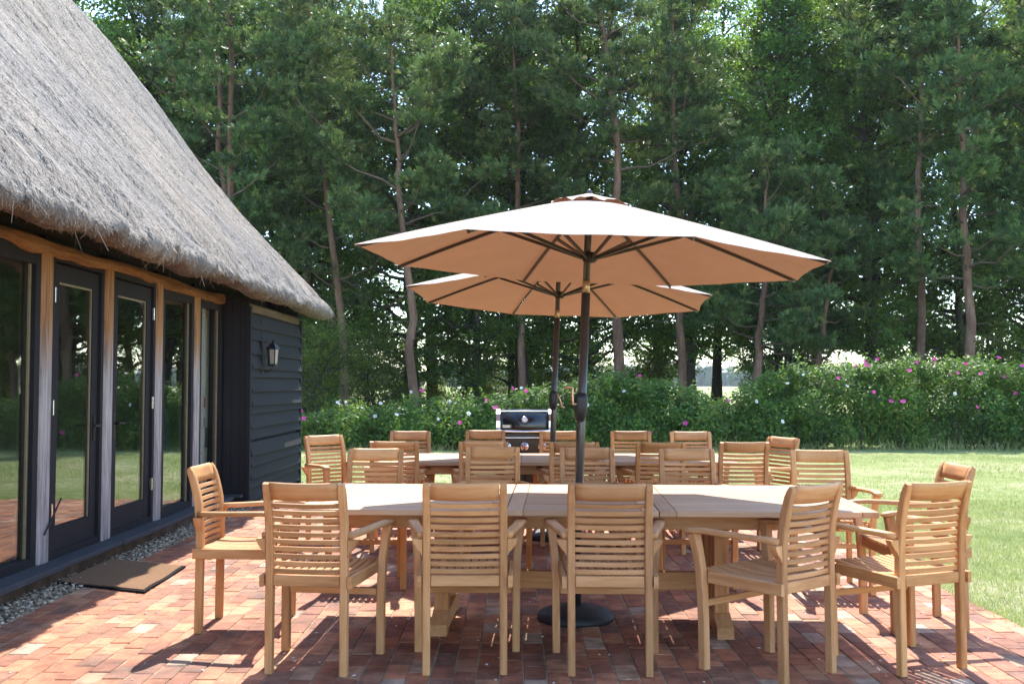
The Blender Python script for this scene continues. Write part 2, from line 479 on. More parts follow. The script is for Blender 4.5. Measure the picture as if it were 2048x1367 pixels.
LAMPGLASS = plain('frosted_lamp_glass', (.30, .285, .24), .25, 0, .1, 20)
COIR = plain('coir_mat', (.22, .13, .075), .95, 0, .35, 160, .1, .8)
RUBBER = plain('black_rubber', (.010, .010, .012), .9, 0, .15, 30, .1)
STONE = straw_mat('gravel', [(0, (.06, .044, .03)), (.3, (.20, .155, .105)), (.65, (.36, .29, .205)), (1, (.60, .52, .41))])
PLINTH = plain('stained_plinth', (.10, .07, .05), .85, 0, .5, 6, .3, .3)
REFL_STRIP = plain('olive_reflection_strip', (.20, .175, .10), .6, 0, .15, 15)  # painted reflection: tone of the inner frame edge mirrored in the glass
RAFTER = plain('dark_rafter', (.035, .024, .017), .8, 0, .3, 12)
ROOMWALL = plain('room_wall', (.17, .15, .13), .9)
ROOMFLOOR = wood('room_floor', (.05, .03, .018), (.08, .05, .03), (.11, .07, .042), (1, .1, 1), .4)
BLUECH = plain('blue_upholstery', (.10, .19, .27), .8, 0, .2, 25)
PINK = leaf_mat('pink_petals', [(0, (.60, .03, .25)), (.6, (.72, .06, .34)), (1, (.78, .16, .44))], .25, (.8, .1, .4), .6, .2, 0, 0)
WHITE = leaf_mat('white_petals', [(0, (.72, .72, .72)), (1, (.82, .80, .80))], .25, (.8, .8, .75), .6, .2, 0, 0)
FARWOOD = leaf_mat('far_wood', [(0, (.03, .06, .02)), (1, (.06, .11, .03))], .2)

# ------------------------------------------------------------------ ground
GX0, PX0, PX1, PY0, PY1 = -3.18, -2.9, 2.87, -5.0, 11.9      # gravel edge, patio extents
tag(link('field', py_mesh('field', [(-690, -60, -.09), (690, -60, -.09), (690, 830, -.09), (-690, 830, -.09)], [(0, 1, 2, 3)], FIELD)), kind='structure')
def make_lawn():
    xs = np.linspace(-45, 60, 211); ys = np.linspace(-12, 58, 141)
    X, Y = np.meshgrid(xs, ys); Z = vnoise(np.stack([X.ravel() * .25, Y.ravel() * .25, X.ravel() * 0], 1), 3).reshape(X.shape) * .02
    near = (X > GX0 - 10) & (X < PX1 + .6) & (Y > PY0 - 1) & (Y < PY1 + .6)
    Z = np.where(near, -.045, Z - .03)
    V = np.stack([X, Y, Z], -1).reshape(-1, 3)
    i = np.arange(len(ys) - 1)[:, None] * len(xs); j = np.arange(len(xs) - 1)[None]
    F = np.stack([i + j, i + j + 1, i + j + 1 + len(xs), i + j + len(xs)], -1).reshape(-1, 4)
    tag(link('lawn', fast_mesh('lawn', V, F, LAWN, True)), kind='structure')
make_lawn()
patio = box('patio', (GX0 + .01, PX1 - .02, PY0, PY1 - .02, -.3, -.005), SAND, bev=0)
tag(patio, kind='structure')

def make_bricks():
    w, l, g = .1035, .212, .006
    mes = [bevel_box('brick', -w / 2, w / 2, -l / 2, l / 2, -.05, 0, BRICK, .003) for _ in range(1)]
    spots = []
    nx = int((PX1 - PX0) / (w + g))
    for i in range(nx + 1):
        x = PX0 + w / 2 + i * (w + g)
        y = PY0 + (i % 2) * (l + g) / 2 + random.uniform(-.012, .012)
        while y < PY1 - l / 2:
            spots.append((x + random.uniform(-.002, .002), y + l / 2, random.uniform(-.003, .001), random.uniform(-.008, .008), random.uniform(-.010, .010), random.uniform(-.012, .012)))
            y += l + g
    P = np.array([(s[0], s[1], 0) for s in spots])
    px, k = project(P)
    seen = (px[:, 0] > -30) & (px[:, 0] < 2078) & (px[:, 1] < 1385) & (k > .5)
    order = sorted(np.nonzero(seen)[0], key=lambda q: P[q, 1])[:300]
    single = set(order)
    for q in order:
        s = spots[q]; link('brick', mes[0], patio, (s[0], s[1], s[2]), (s[3], s[4], s[5]))
    base = mes[0]; bv = np.array([v.co[:] for v in base.vertices]); bf = [tuple(p.vertices) for p in base.polygons]
    V = []; F = []
    for q, s in enumerate(spots):
        if q in single: continue
        o = len(V); M = Matrix.Translation((s[0], s[1], s[2])) @ Matrix.Rotation(s[5], 4, 'Z') @ Matrix.Rotation(s[4], 4, 'Y') @ Matrix.Rotation(s[3], 4, 'X')
        Mn = np.array(M)[:3]; vv = bv @ Mn[:, :3].T + Mn[:, 3]
        V += vv.tolist(); F += [tuple(i + o for i in f) for f in bf]
    tag(link('brick_paving', py_mesh('brick_paving', V, F, BRICK), patio), kind='stuff')
make_bricks()

ICO = None
def ico():
    global ICO
    if ICO is None:
        bm = bmesh.new(); bmesh.ops.create_icosphere(bm, subdivisions=1, radius=1)
        ICO = (np.array([v.co[:] for v in bm.verts]), np.array([[v.index for v in f.verts] for f in bm.faces])); bm.free()
    return ICO
def scatter_blobs(name, P, S, mat, jitter=.25, parent=None, smooth=False):
    bv, bf = ico(); n = len(P)
    a = RNG.uniform(0, 2 * np.pi, n); c, s = np.cos(a), np.sin(a)
    V = bv[None] * (1 + RNG.uniform(-jitter, jitter, (n, len(bv), 1))) * S[:, None, :]
    V = np.stack([V[..., 0] * c[:, None] - V[..., 1] * s[:, None], V[..., 0] * s[:, None] + V[..., 1] * c[:, None], V[..., 2]], -1) + P[:, None]
    F = bf[None] + (np.arange(n) * len(bv))[:, None, None]
    return link(name, fast_mesh(name, V.reshape(-1, 3), F.reshape(-1, 3), mat, smooth), parent)
n = 12000
gp = np.stack([RNG.uniform(GX0 + .01, PX0 - .01, n), RNG.uniform(3.6, 14.0, n), RNG.uniform(-.03, .012, n)], 1)
gs = RNG.uniform(.006, .0145, (n, 1)) * np.stack([RNG.uniform(.8, 1.4, n), RNG.uniform(.8, 1.2, n), RNG.uniform(.5, .8, n)], 1)
tag(scatter_blobs('gravel', gp, gs, STONE), 'strip of pale gravel between brick patio and house wall', 'gravel', kind='stuff')

# ------------------------------------------------------------------ house
WX = -3.23                                   # face of the posts
house = tag(empty('thatched_barn', (WX, 6, 0)), 'black timber barn with a steep grey thatched roof and glazed doors', 'building')
def hpart(o): o.parent = house; o.matrix_parent_inverse = Matrix.Translation((-WX, -6, 0)); return o
def hbox(name, b, mat, bev=.004): return hpart(box(name, b, mat, None, bev))
def sub(o, par):            # sub-part keeps its world place
    o.parent = par; o.matrix_parent_inverse = par.matrix_parent_inverse.copy() if par.parent is None else Matrix.Translation((0, 0, 0)); return o

hbox('plinth', (WX - .4, -3.165, -2.5, 11.12, -.05, .098), PLINTH)
posts = [.9, 2.4, 3.9, 5.42, 6.925, 7.995, 9.14, 10.24]
for yc in posts:
    wv = .085
    pth = [(WX - .09, yc + random.uniform(-.003, .003), z) for z in np.linspace(.135, 2.33, 9)]
    V, F = sweep(pth, [(.17 + random.uniform(-.004, .004), .18) for _ in pth], 'rect', (1, 0, 0))
    hpart(link('oak_post', py_mesh('oak_post', V, F, POST)))
# wavy wall plate
def beam():
    ys = np.linspace(-2.5, 11.13, 140); V = []; F = []
    lo = 2.275 + .022 * vnoise(np.stack([ys * 2.1, ys * 0, ys * 0], 1), 11) + .012 * vnoise(np.stack([ys * 7, ys * 0, ys * 0], 1), 12)
    hi = 2.372 + .02 * vnoise(np.stack([ys * 1.7, ys * 0 + 5, ys * 0], 1), 13)
    fx = WX + .012 + .012 * vnoise(np.stack([ys * 3, ys * 0 + 9, ys * 0], 1), 14)
    for y, a, b, f in zip(ys, lo, hi, fx):
        V += [(f - .16, y, a), (f - .02, y, a), (f, y, a + .012), (f + .006, y, (a + b) / 2), (f - .004, y, b - .012), (f - .02, y, b), (f - .16, y, b)]
    for i in range(len(ys) - 1):
        for j in range(7):
            F.append((i * 7 + j, i * 7 + (j + 1) % 7, i * 7 + 7 + (j + 1) % 7, i * 7 + 7 + j))
    F += [tuple(range(6, -1, -1)), tuple(range((len(ys) - 1) * 7, len(ys) * 7))]
    hpart(link('wall_plate_beam', py_mesh('wall_plate_beam', V, F, OAK_FRESH)))
beam()
hbox('eaves_board', (WX - .3, WX - .17, -2.5, 13.8, 2.33, 2.75), RAFTER, 0)
for y in np.arange(-2.2, 14, .42):
    o = box('rafter', (-.40, .40, -.03, .03, -.035, .035), RAFTER, None, .004, (WX - .03, y, 2.635), (0, R(36), 0)); hpart(o)

# bays
edges = posts + [11.15]
GXX = WX - .060
def frame_ring(name, y0, y1, z0, z1, x0, x1, w, mat, wb=None, wt=None):
    wb = wb or w; wt = wt or w
    m = MB(); m.box(x0, x1, y0, y0 + w, z0, z1); m.box(x0, x1, y1 - w, y1, z0, z1)
    m.box(x0 + .001, x1 - .001, y0 + w, y1 - w, z0, z0 + wb); m.box(x0 + .001, x1 - .001, y0 + w, y1 - w, z1 - wt, z1)
    return m.build(name, mat)
for i in range(len(edges) - 1):
    y0 = edges[i] + .087; y1 = edges[i + 1] - (.087 if i < len(edges) - 2 else .0)
    if i in (4, 5):       # door bays
        fr = hpart(frame_ring('door_frame', y0, y1, .135, 2.30, GXX - .05, GXX + .045, .05, BLK_Z))
        a, b = y0 + .055, y1 - .055
        door = hpart(frame_ring('glazed_door', a, b, .15, 2.235, GXX - .03, GXX + .02, .105, BLK_Z, .20, .125))
        pn = box('pane', (GXX - .006, GXX + .0, a + .106, b - .106, .351, 2.109), GLASS, None, 0); sub(pn, door)
        refl = MB(); refl.box(GXX + .001, GXX + .012, b - .121, b - .106, .352, 2.108); refl.box(GXX + .0012, GXX + .011, a + .107, b - .122, 2.094, 2.108)  # strips added at the pane edge to imitate the inner frame's reflection
        sub(refl.build('reflection_strip', REFL_STRIP), door)
        hy = b - .05 if i == 4 else a + .05
        m = MB(); m.box(GXX + .0205, GXX + .028, hy - .018, hy + .018, .93, 1.13); s = -1 if i == 4 else 1
        m.add(*sweep([(GXX + .028, hy, 1.05), (GXX + .07, hy, 1.05), (GXX + .075, hy + s * .02, 1.05), (GXX + .075, hy + s * .11, 1.05)], (.018, .018), 'round'))
        sub(m.build('door_handle', IRON), door)
        hx = a - .01 if i == 4 else b + .01
        for z in (.42, 1.15, 1.95):
            sub(box('hinge', (GXX + .03, GXX + .052, hx - .011, hx + .011, z, z + .11), STEEL, None, .003), door)
    else:
        fr = hpart(frame_ring('window_frame', y0, y1, .135, 2.30, GXX - .05, GXX + .045, .075, BLK_Z, .06, .11))
        pn = box('pane', (GXX - .006, GXX, y0 + .076, y1 - .076, .196, 2.189), GLASS, None, 0); sub(pn, fr)
        refl = MB(); refl.box(GXX + .001, GXX + .014, y1 - .100, y1 - .076, .197, 2.188)  # added strip, stands in for the frame edge reflected in the pane
        sub(refl.build('reflection_strip', REFL_STRIP), fr)
    o = .03 * (i % 2)
    hbox('sill', (WX - .13, -3.085 + o * .6, y0 - .13 + (.15 if i == 7 else 0), y1 + (.06 if i < 7 else -.1), .098, .134 + o * .12), SILL, .005)
    hbox('head_board', (WX - .16, WX - .06, y0 - .02, y1 + .02, 2.301, 2.42), BLK_Z)
st = hpart(link('door_stay', py_mesh('door_stay', *sweep([(WX + .012, 6.90, .335), (WX + .02, 7.13, .56)], (.012, .012), 'round'), IRON)))

# projecting weatherboarded bay
BX, BY0, BY1 = -2.95, 11.15, 13.82
hbox('bay_core', (WX - .3, BX - .03, BY0 + .012, BY1 - .02, .02, 2.30), BLK_Z, 0)
for k in range(3):
    hbox('return_board', (WX + .002 + k * .094, WX + .092 + k * .094, BY0 - .012, BY0 + .01, .03, 2.33), BLK_Z, .003)
hbox('corner_board', (BX - .03, BX + .028, BY0 - .02, BY0 + .05, .0, 2.25), BLK_Z)
hbox('corner_board', (BX - .03, BX + .03, BY1 - .03, BY1 + .035, .0, 2.25), BLK_Z)
bm_ = bevel_box('weatherboard', -.016, .016, BY0 + .052, BY1 - .032, -.082, .082, BLK_Y, .003)
for k in range(15):
    z = .11 + k * .1395
    o = link('weatherboard', bm_, None, (BX + .004, 0, z), (random.uniform(-.003, .003), R(-14), 0)); hpart(o)
hbox('eaves_rail', (BX - .05, BX + .0, BY0, BY1, 2.19, 2.28), wood('eaves_rail_oak', (.05, .035, .022), (.10, .07, .045), (.15, .11, .075), (1, .12, 1), .7))
hbox('gable_wall', (-13, BX - .031, BY1 - .02, BY1 + .02, .0, 2.75), BLK_Y)
hbox('bay_sill', (WX, BX - .04, BY0 - .12, BY0 - .013, .12, .15), SILL)

# room behind the glass
m = MB(); m.box(-9.2, WX - .35, -2.5, 13.7, .0, .12); hpart(m.build('room_floor', ROOMFLOOR))
m = MB(); m.box(-9.3, -9.2, -2.5, 13.7, 0, 2.7); m.box(-9.2, WX - .3, 11.35, 11.4, .12, 2.6); m.box(-9.2, WX - .3, -2.5, -2.4, .12, 2.6); m.box(-9.2, WX - .3, -2.4, 11.35, 2.6, 2.65)
hpart(m.build('room_walls', ROOMWALL))

# thatch
PROF = [(-8.0, 9.05), (-7.2, 7.98), (-6.40, 6.90), (-5.84, 6.28), (-5.14, 5.35), (-4.49, 4.57), (-3.89, 3.86), (-3.14, 3.06), (-2.80, 2.69), (-2.66, 2.49), (-2.565, 2.41), (-2.535, 2.355), (-2.58, 2.31), (-2.75, 2.32), (-3.0, 2.46), (-3.5, 2.85)]
def resample(pts, step):
    p = np.array(pts); d = np.r_[0, np.cumsum(np.linalg.norm(np.diff(p, axis=0), axis=1))]
    t = np.linspace(0, d[-1], int(d[-1] / step)); q = np.stack([np.interp(t, d, p[:, 0]), np.interp(t, d, p[:, 1])], 1)
    for _ in range(3): q[1:-1] = (q[:-2] + 2 * q[1:-1] + q[2:]) / 4
    return q, t
TQ, TT = resample(PROF, .05)
TN = np.gradient(TQ, axis=0); TN = unit(np.stack([-TN[:, 1], TN[:, 0]], 1)) * -1
if TN[len(TN) // 3, 0] < 0: TN *= -1
LIP = int(np.argmax(TQ[:, 0]))
VERGE = 14.28
def thatch_point(iy, ti):
    """displaced surface; iy array of Y, ti array of row index (float)"""
    i0 = np.clip(ti.astype(int), 0, len(TQ) - 2); f = (ti - i0)[:, None]
    q = TQ[i0] * (1 - f) + TQ[i0 + 1] * f; nn = unit(TN[i0] * (1 - f) + TN[i0 + 1] * f); t = TT[i0] * (1 - f[:, 0]) + TT[i0 + 1] * f[:, 0]
    d = .045 * vnoise(np.stack([iy * .55, t * .45, t * 0], 1), 21) + .028 * vnoise(np.stack([iy * 2.2, t * .9, t * 0], 1), 22)
    d += .016 * vnoise(np.stack([iy * 9, t * 1.6, t * 0], 1), 23) + .010 * vnoise(np.stack([iy * 22, t * 4, t * 0], 1), 24)
    lip = np.exp(-((ti - LIP) / 7.0) ** 2)
    d += lip * (.045 * vnoise(np.stack([iy * 1.9, t * 0, t * 0], 1), 25) + .035 * vnoise(np.stack([iy * 7, t * 4, t * 0], 1), 26) + .022 * vnoise(np.stack([iy * 19, t * 12, t * 0], 1), 27))
    fur = vnoise(np.stack([iy * 6.5, t * 1.1, t * 0], 1), 31); d -= .035 * np.clip(fur - .35, 0, 1) / .65
    d -= lip * np.clip((iy - (VERGE - .5)) / .5, 0, 1) * .09
    d -= np.clip((iy - (VERGE - .10)) / .10, 0, 1) ** 2 * .04
    return np.stack([q[:, 0] + nn[:, 0] * d, iy, q[:, 1] + nn[:, 1] * d], 1), nn, t
def make_thatch():
    ys = np.r_[np.linspace(-3.0, 3.4, 60), np.linspace(3.45, VERGE, 240)]
    Y, T = np.meshgrid(ys, np.arange(len(TQ)), indexing='ij')
    V, _, t = thatch_point(Y.ravel(), T.ravel().astype(float))
    nT = len(TQ); i = np.arange(len(ys) - 1)[:, None] * nT; j = np.arange(nT - 1)[None]
    F = np.stack([i + j, i + nT + j, i + nT + j + 1, i + j + 1], -1).reshape(-1, 4)
    roof = hpart(link('thatched_roof', fast_mesh('thatched_roof', V, F, THATCH, True, np.stack([Y.ravel(), t], 1))))
    # far slope and gable triangle, plain but closed
    m = MB(); m.add([(-8, -3, 9.05), (-8, VERGE, 9.05), (-13.6, VERGE, 2.3), (-13.6, -3, 2.3)], [(0, 1, 2, 3)])
    m.add([(-3.3, VERGE - .12, 2.9), (-8, VERGE - .12, 8.95), (-13.4, VERGE - .12, 2.4), (-3.3, VERGE - .12, 2.4)], [(0, 1, 2, 3)])
    sub(m.build('back_slope', STRAW), roof)
    # loose reed ends lying down the slope
    n = 130000
    yy = 3.2 + (VERGE - 3.25) * RNG.random(n) ** 1.35
    ti = RNG.uniform(25, LIP + 2, n)
    P, nn, tv = thatch_point(yy, ti)
    i0 = np.clip(ti.astype(int), 1, len(TQ) - 2); tan = unit(TQ[i0 + 1] - TQ[i0 - 1])
    L = RNG.uniform(.012, .05, n) * np.where(RNG.random(n) < .015, 3.5, 1); w = RNG.uniform(.0014, .0032, n)
    yaw = RNG.normal(0, .17, n); lift = RNG.uniform(.0, .010, n) + .002
    d = np.stack([tan[:, 0] * np.cos(yaw), np.sin(yaw), tan[:, 1] * np.cos(yaw)], 1)
    N3 = np.stack([nn[:, 0], nn[:, 0] * 0, nn[:, 1]], 1); side = unit(np.cross(d, N3))
    a = P + N3 * .002; b = P + d * L[:, None] + N3 * lift[:, None]
    V = np.stack([a - side * w[:, None], a + side * w[:, None], b + side * w[:, None] * .6, b - side * w[:, None] * .6], 1).reshape(-1, 3)
    tag(sub(link('loose_reeds', fast_mesh('loose_reeds', V, np.arange(4 * n).reshape(-1, 4), REED, False, np.repeat(np.stack([yy, tv], 1), 4, 0))), roof), kind='stuff')
    # ragged eave fringe
    n = 12000
    yy = RNG.uniform(3.2, VERGE - .02, n); ti = np.clip(LIP + RNG.normal(1.5, 4, n), 3, len(TQ) - 3)
    ve = np.arange(n) < 3200; yy[ve] = VERGE - RNG.uniform(0, .07, 3200); ti[ve] = LIP + 6 - RNG.random(3200) ** 2 * 60
    P, nn, _ = thatch_point(yy, ti); N3 = np.stack([nn[:, 0], nn[:, 0] * 0, nn[:, 1]], 1)
    d = unit(np.stack([RNG.normal(.35, .4, n), RNG.normal(0, .35, n) + ve * .6, RNG.normal(-.75, .35, n)], 1) + N3 * .35)
    L = RNG.uniform(.008, .032, n) * np.where(RNG.random(n) < .009, 5.5, 1); w = RNG.uniform(.0012, .0028, n)
    side = unit(np.cross(d, RNG.normal(0, 1, (n, 3)))); a = P - N3 * .01; b = a + d * L[:, None]
    V = np.stack([a - side * w[:, None], a + side * w[:, None], b + side * w[:, None] * .5, b - side * w[:, None] * .5], 1).reshape(-1, 3)
    tag(sub(link('eave_fringe', fast_mesh('eave_fringe', V, np.arange(4 * n).reshape(-1, 4), STRAW_EAVE)), roof), kind='stuff')
    return roof
roof = make_thatch()

# lantern on the bay
def lantern():
    Y = 11.66; z = 1.64
    t = tag(empty('wall_lantern', (BX + .012, Y, z)), 'black carriage lantern with pale glass on the dark weatherboarding', 'lantern')
    box('back_plate', (.0, .022, -.04, .04, -.13, .25), IRON, t, .004)
    m = MB(); m.add(*sweep([(.02, 0, -.10), (.07, 0, -.115), (.11, 0, -.09), (.125, 0, -.045)], (.014, .014), 'round')); m.build('bracket_arm', IRON, t)
    V, F = lathe([(.03, -.055), (.058, -.045), (.058, -.03)], 6); link('lamp_base', py_mesh('lamp_base', V, F, IRON), t, (.125, 0, 0))
    V, F = lathe([(.046, -.029), (.060, .125)], 6); link('lamp_glass', py_mesh('lamp_glass', V, F, LAMPGLASS), t, (.125, 0, 0))
    for k in range(6):
        a = math.pi * k / 3
        V, F = sweep([(.125 + .049 * math.cos(a), .049 * math.sin(a), -.03), (.125 + .063 * math.cos(a), .063 * math.sin(a), .127)], (.009, .009))
        link('glazing_bar', py_mesh('glazing_bar', V, F, IRON), t)
    V, F = lathe([(.078, .122), (.074, .135), (.03, .185), (.012, .19), (.015, .205), (.004, .225)], 6); link('lamp_roof', py_mesh('lamp_roof', V, F, IRON), t, (.125, 0, 0))
    t.scale = (1.12, 1.12, 1.12)
    V, F = sweep([(.006, -.005, .25), (.010, -.01, .32), (.006, .0, .38), (.004, -.03, .44)], (.009, .009), 'round'); link('cable', py_mesh('cable', V, F, BLACKPL), t)
lantern()

# door mat
def mat_():
    t = tag(empty('door_mat', (-2.78, 7.21, .0), R(2)), 'brown coir door mat with a black rubber rim by the doors', 'door mat')
    C = [np.array(p) for p in [(-.36, -.29), (.35, -.63), (.35, .29), (-.35, .65)]]
    C = [np.array([c[0], c[1] + .0]) for c in C]
    def sheet(name, inset, z0, z1, mat, wav):
        nx, ny = 14, 18; V = []; F = []
        for lev, z in ((0, z0), (1, z1)):
            for i in range(nx + 1):
                for j in range(ny + 1):
                    u, v = i / nx, j / ny; u = inset + u * (1 - 2 * inset); v = inset + v * (1 - 2 * inset)
                    p = C[0] * (1 - u) * (1 - v) + C[1] * u * (1 - v) + C[2] * u * v + C[3] * (1 - u) * v
                    zz = z + wav * (math.sin(v * 9) * .004 * (u > .5) + .006 * max(0, u - .8))
                    V.append((p[0], p[1], zz))
        q = (nx + 1) * (ny + 1)
        for i in range(nx):
            for j in range(ny):
                a = i * (ny + 1) + j; F += [(q + a, q + a + ny + 1, q + a + ny + 2, q + a + 1), (a, a + 1, a + ny + 2, a + ny + 1)]
        ring = [i * (ny + 1) for i in range(nx + 1)] + [nx * (ny + 1) + j for j in range(1, ny + 1)] + [i * (ny + 1) + ny for i in range(nx - 1, -1, -1)] + [j for j in range(ny - 1, 0, -1)]
        for a, b in zip(ring, ring[1:] + ring[:1]): F.append((a, b, q + b, q + a))
        return link(name, py_mesh(name, V, F, mat), t)
    sheet('rubber_rim', 0, .0, .012, RUBBER, 1); sheet('coir_pile', .03, .0125, .018, COIR, 1)
mat_()

# curtain and armchair inside the room
def curtain():
    ys = np.linspace(10.50, 10.93, 60); V = []; F = []
    for y in ys:
        x = -3.375 + .014 * math.sin(y * 75) + .010 * math.sin(y * 31)
        V += [(x, y + .04, 2.25), (x - .01, y + .02, 1.3), (x, y, .16)]
    for i in range(len(ys) - 1):
        for j in range(2): F.append((i * 3 + j, i * 3 + 3 + j, i * 3 + 4 + j, i * 3 + 1 + j))
    t = tag(empty('curtain', (-3.5, 10.7, .14)), 'cream curtain with red and grey patches behind the last window', 'curtain')
    o = link('sheer', py_mesh('sheer', V, F, CURTAIN, True), t); o.location = (3.5, -10.7, -.14)
    V = []; F = []
    ys = np.linspace(10.90, 11.33, 50)
    for y in ys:
        x = -3.41 + .012 * math.sin(y * 60)
        V += [(x, y + .05, 2.25), (x, y, .16)]
    for i in range(len(ys) - 1): F.append((i * 2, i * 2 + 2, i * 2 + 3, i * 2 + 1))
    o = link('patchwork_panel', py_mesh('patchwork_panel', V, F, PATCH, True), t); o.location = (3.5, -10.7, -.14)
curtain()
def blue_chair():
    t = tag(empty('armchair', (-3.80, 10.95, .12), R(200)), 'blue armchair with a rounded back, dim behind the glass', 'chair')
    V = []; F = []; k = 14
    for z, hw, d in [(.40, .23, .05), (.6, .25, .06), (.8, .24, .06), (.92, .19, .05), (.98, .10, .03)]:
        for j in range(k):
            a = 2 * math.pi * j / k; V.append((d * math.cos(a), hw * math.sin(a), z))
    for i in range(4):
        for j in range(k): F.append((i * k + j, i * k + (j + 1) % k, i * k + k + (j + 1) % k, i * k + k + j))
    F += [tuple(range(k - 1, -1, -1)), tuple(range(4 * k, 5 * k))]
    link('backrest', py_mesh('backrest', V, F, BLUECH, True), t)
    box('seat', (.0, .5, -.25, .25, .36, .46), BLUECH, t, .03)
    for x in (.04, .45):
        for y in (-.2, .2): box('leg', (x - .02, x + .02, y - .02, y + .02, .0, .36), RAFTER, t)
blue_chair()

# ------------------------------------------------------------------ teak armchair
def stile_y(z):
    return float(np.interp(z, [0, .44, .60, .70, .78, .85, .905], [-.212, -.208, -.210, -.219, -.234, -.254, -.276]))
def make_chair():
    t = empty('garden_armchair')
    for s in (-1, 1):
        zs = [0, .2, .44, .56, .64, .70, .75, .80, .85, .88, .902]
        pth = [(s * .1825, stile_y(z), z) for z in zs]
        V, F = sweep(pth, [(.036, .043)] * 6 + [(.036, .043), (.036, .041), (.035, .039), (.034, .034), (.03, .02)], 'rect', (0, -1, 0))
        link('rear_leg', py_mesh('rear_leg', V, F, TEAK_Z), t)
        pth = [(s * .250, .198, 0), (s * .251, .200, .2), (s * .253, .204, .36), (s * .257, .211, .48), (s * .266, .222, .57), (s * .277, .236, .648)]
        V, F = sweep(pth, [(.040, .046)] * 4 + [(.043, .049), (.048, .053)], 'rect', (0, -1, 0))
        link('front_leg', py_mesh('front_leg', V, F, TEAK_Z), t)
        pth = [(s * .203, -.214, .650), (s * .212, -.16, .652), (s * .232, -.06, .655), (s * .258, .06, .660), (s * .275, .16, .663), (s * .281, .22, .661), (s * .283, .265, .655), (s * .283, .278, .650)]
        V, F = sweep(pth, [(.044, .030), (.046, .030), (.050, .028), (.054, .027), (.058, .027), (.060, .027), (.056, .024), (.04, .014)], 'soft')
        link('arm', py_mesh('arm', V, F, TEAK_Y, True), t)
        pr = [(.203, .635), (.250, .635), (.243, .615), (.228, .592), (.212, .575), (.203, .555)]
        V = [(s * a, -.228, z) for a, z in pr] + [(s * a, -.190, z) for a, z in pr]; k = len(pr)
        F = [tuple(range(k)), tuple(range(2 * k - 1, k - 1, -1))] + [(i, i + k, (i + 1) % k + k, (i + 1) % k) for i in range(k)]
        if s < 0: F = [f[::-1] for f in F]
        link('arm_bracket', py_mesh('arm_bracket', V, F, TEAK_Z), t)
        V, F = sweep([(s * .2155, -.238, .4375), (s * .222, -.05, .4375), (s * .229, .18, .4375)], (.022, .055))
        link('side_rail', py_mesh('side_rail', V, F, TEAK_Y), t)
    box('rear_rail', (-.162, .162, -.226, -.196, .412, .464), TEAK_X, t, .003)
    box('front_rail', (-.229, .229, .186, .210, .405, .455), TEAK_X, t, .003)
    box('stretcher', (-.229, .229, .191, .211, .295, .327), TEAK_X, t, .003)
    # crest: board between the stiles, hollowed and rolled backwards
    xs = np.linspace(-.163, .163, 9); V = []; F = []
    prof = [(.818, .010), (.85, .010), (.88, .010), (.898, .009), (.904, .0), (.900, -.014), (.88, -.017), (.85, -.015), (.818, -.012)]
    for x in xs:
        sag = -.014 * (1 - (x / .163) ** 2)
        V += [(x, stile_y(z) + o + sag, z + .004 * (x / .163) ** 2) for z, o in prof]
    k = len(prof)
    for i in range(len(xs) - 1):
        for j in range(k): F.append((i * k + j, i * k + (j + 1) % k, i * k + k + (j + 1) % k, i * k + k + j))
    F += [tuple(range(k - 1, -1, -1)), tuple(range((len(xs) - 1) * k, len(xs) * k))]
    link('crest_rail', py_mesh('crest_rail', V, F, TEAK_X, True), t)
    V, F = sweep([(x, -.013 * (1 - (x / .163) ** 2), 0) for x in np.linspace(-.163, .163, 7)], (.013, .0225))
    sl = py_mesh('back_slat', V, F, TEAK_X)
    for i in range(10):
        z = .483 + i * .0348; dy = (stile_y(z + .02) - stile_y(z - .02)) / .04
        link('back_slat', sl, t, (0, stile_y(z), z), (-math.atan(dy), 0, 0))
    V, F = sweep([(0, y, .459 - .016 * math.cos((y + .02) * 6.5) + .010) for y in np.linspace(-.188, .222, 7)], (.029, .015))
    ss = py_mesh('seat_slat', V, F, TEAK_Y)
    for i in range(11):
        u = (i - 5) / 5
        link('seat_slat', ss, t, (u * .192, 0, 0), (0, 0, -u * .045))
    return t

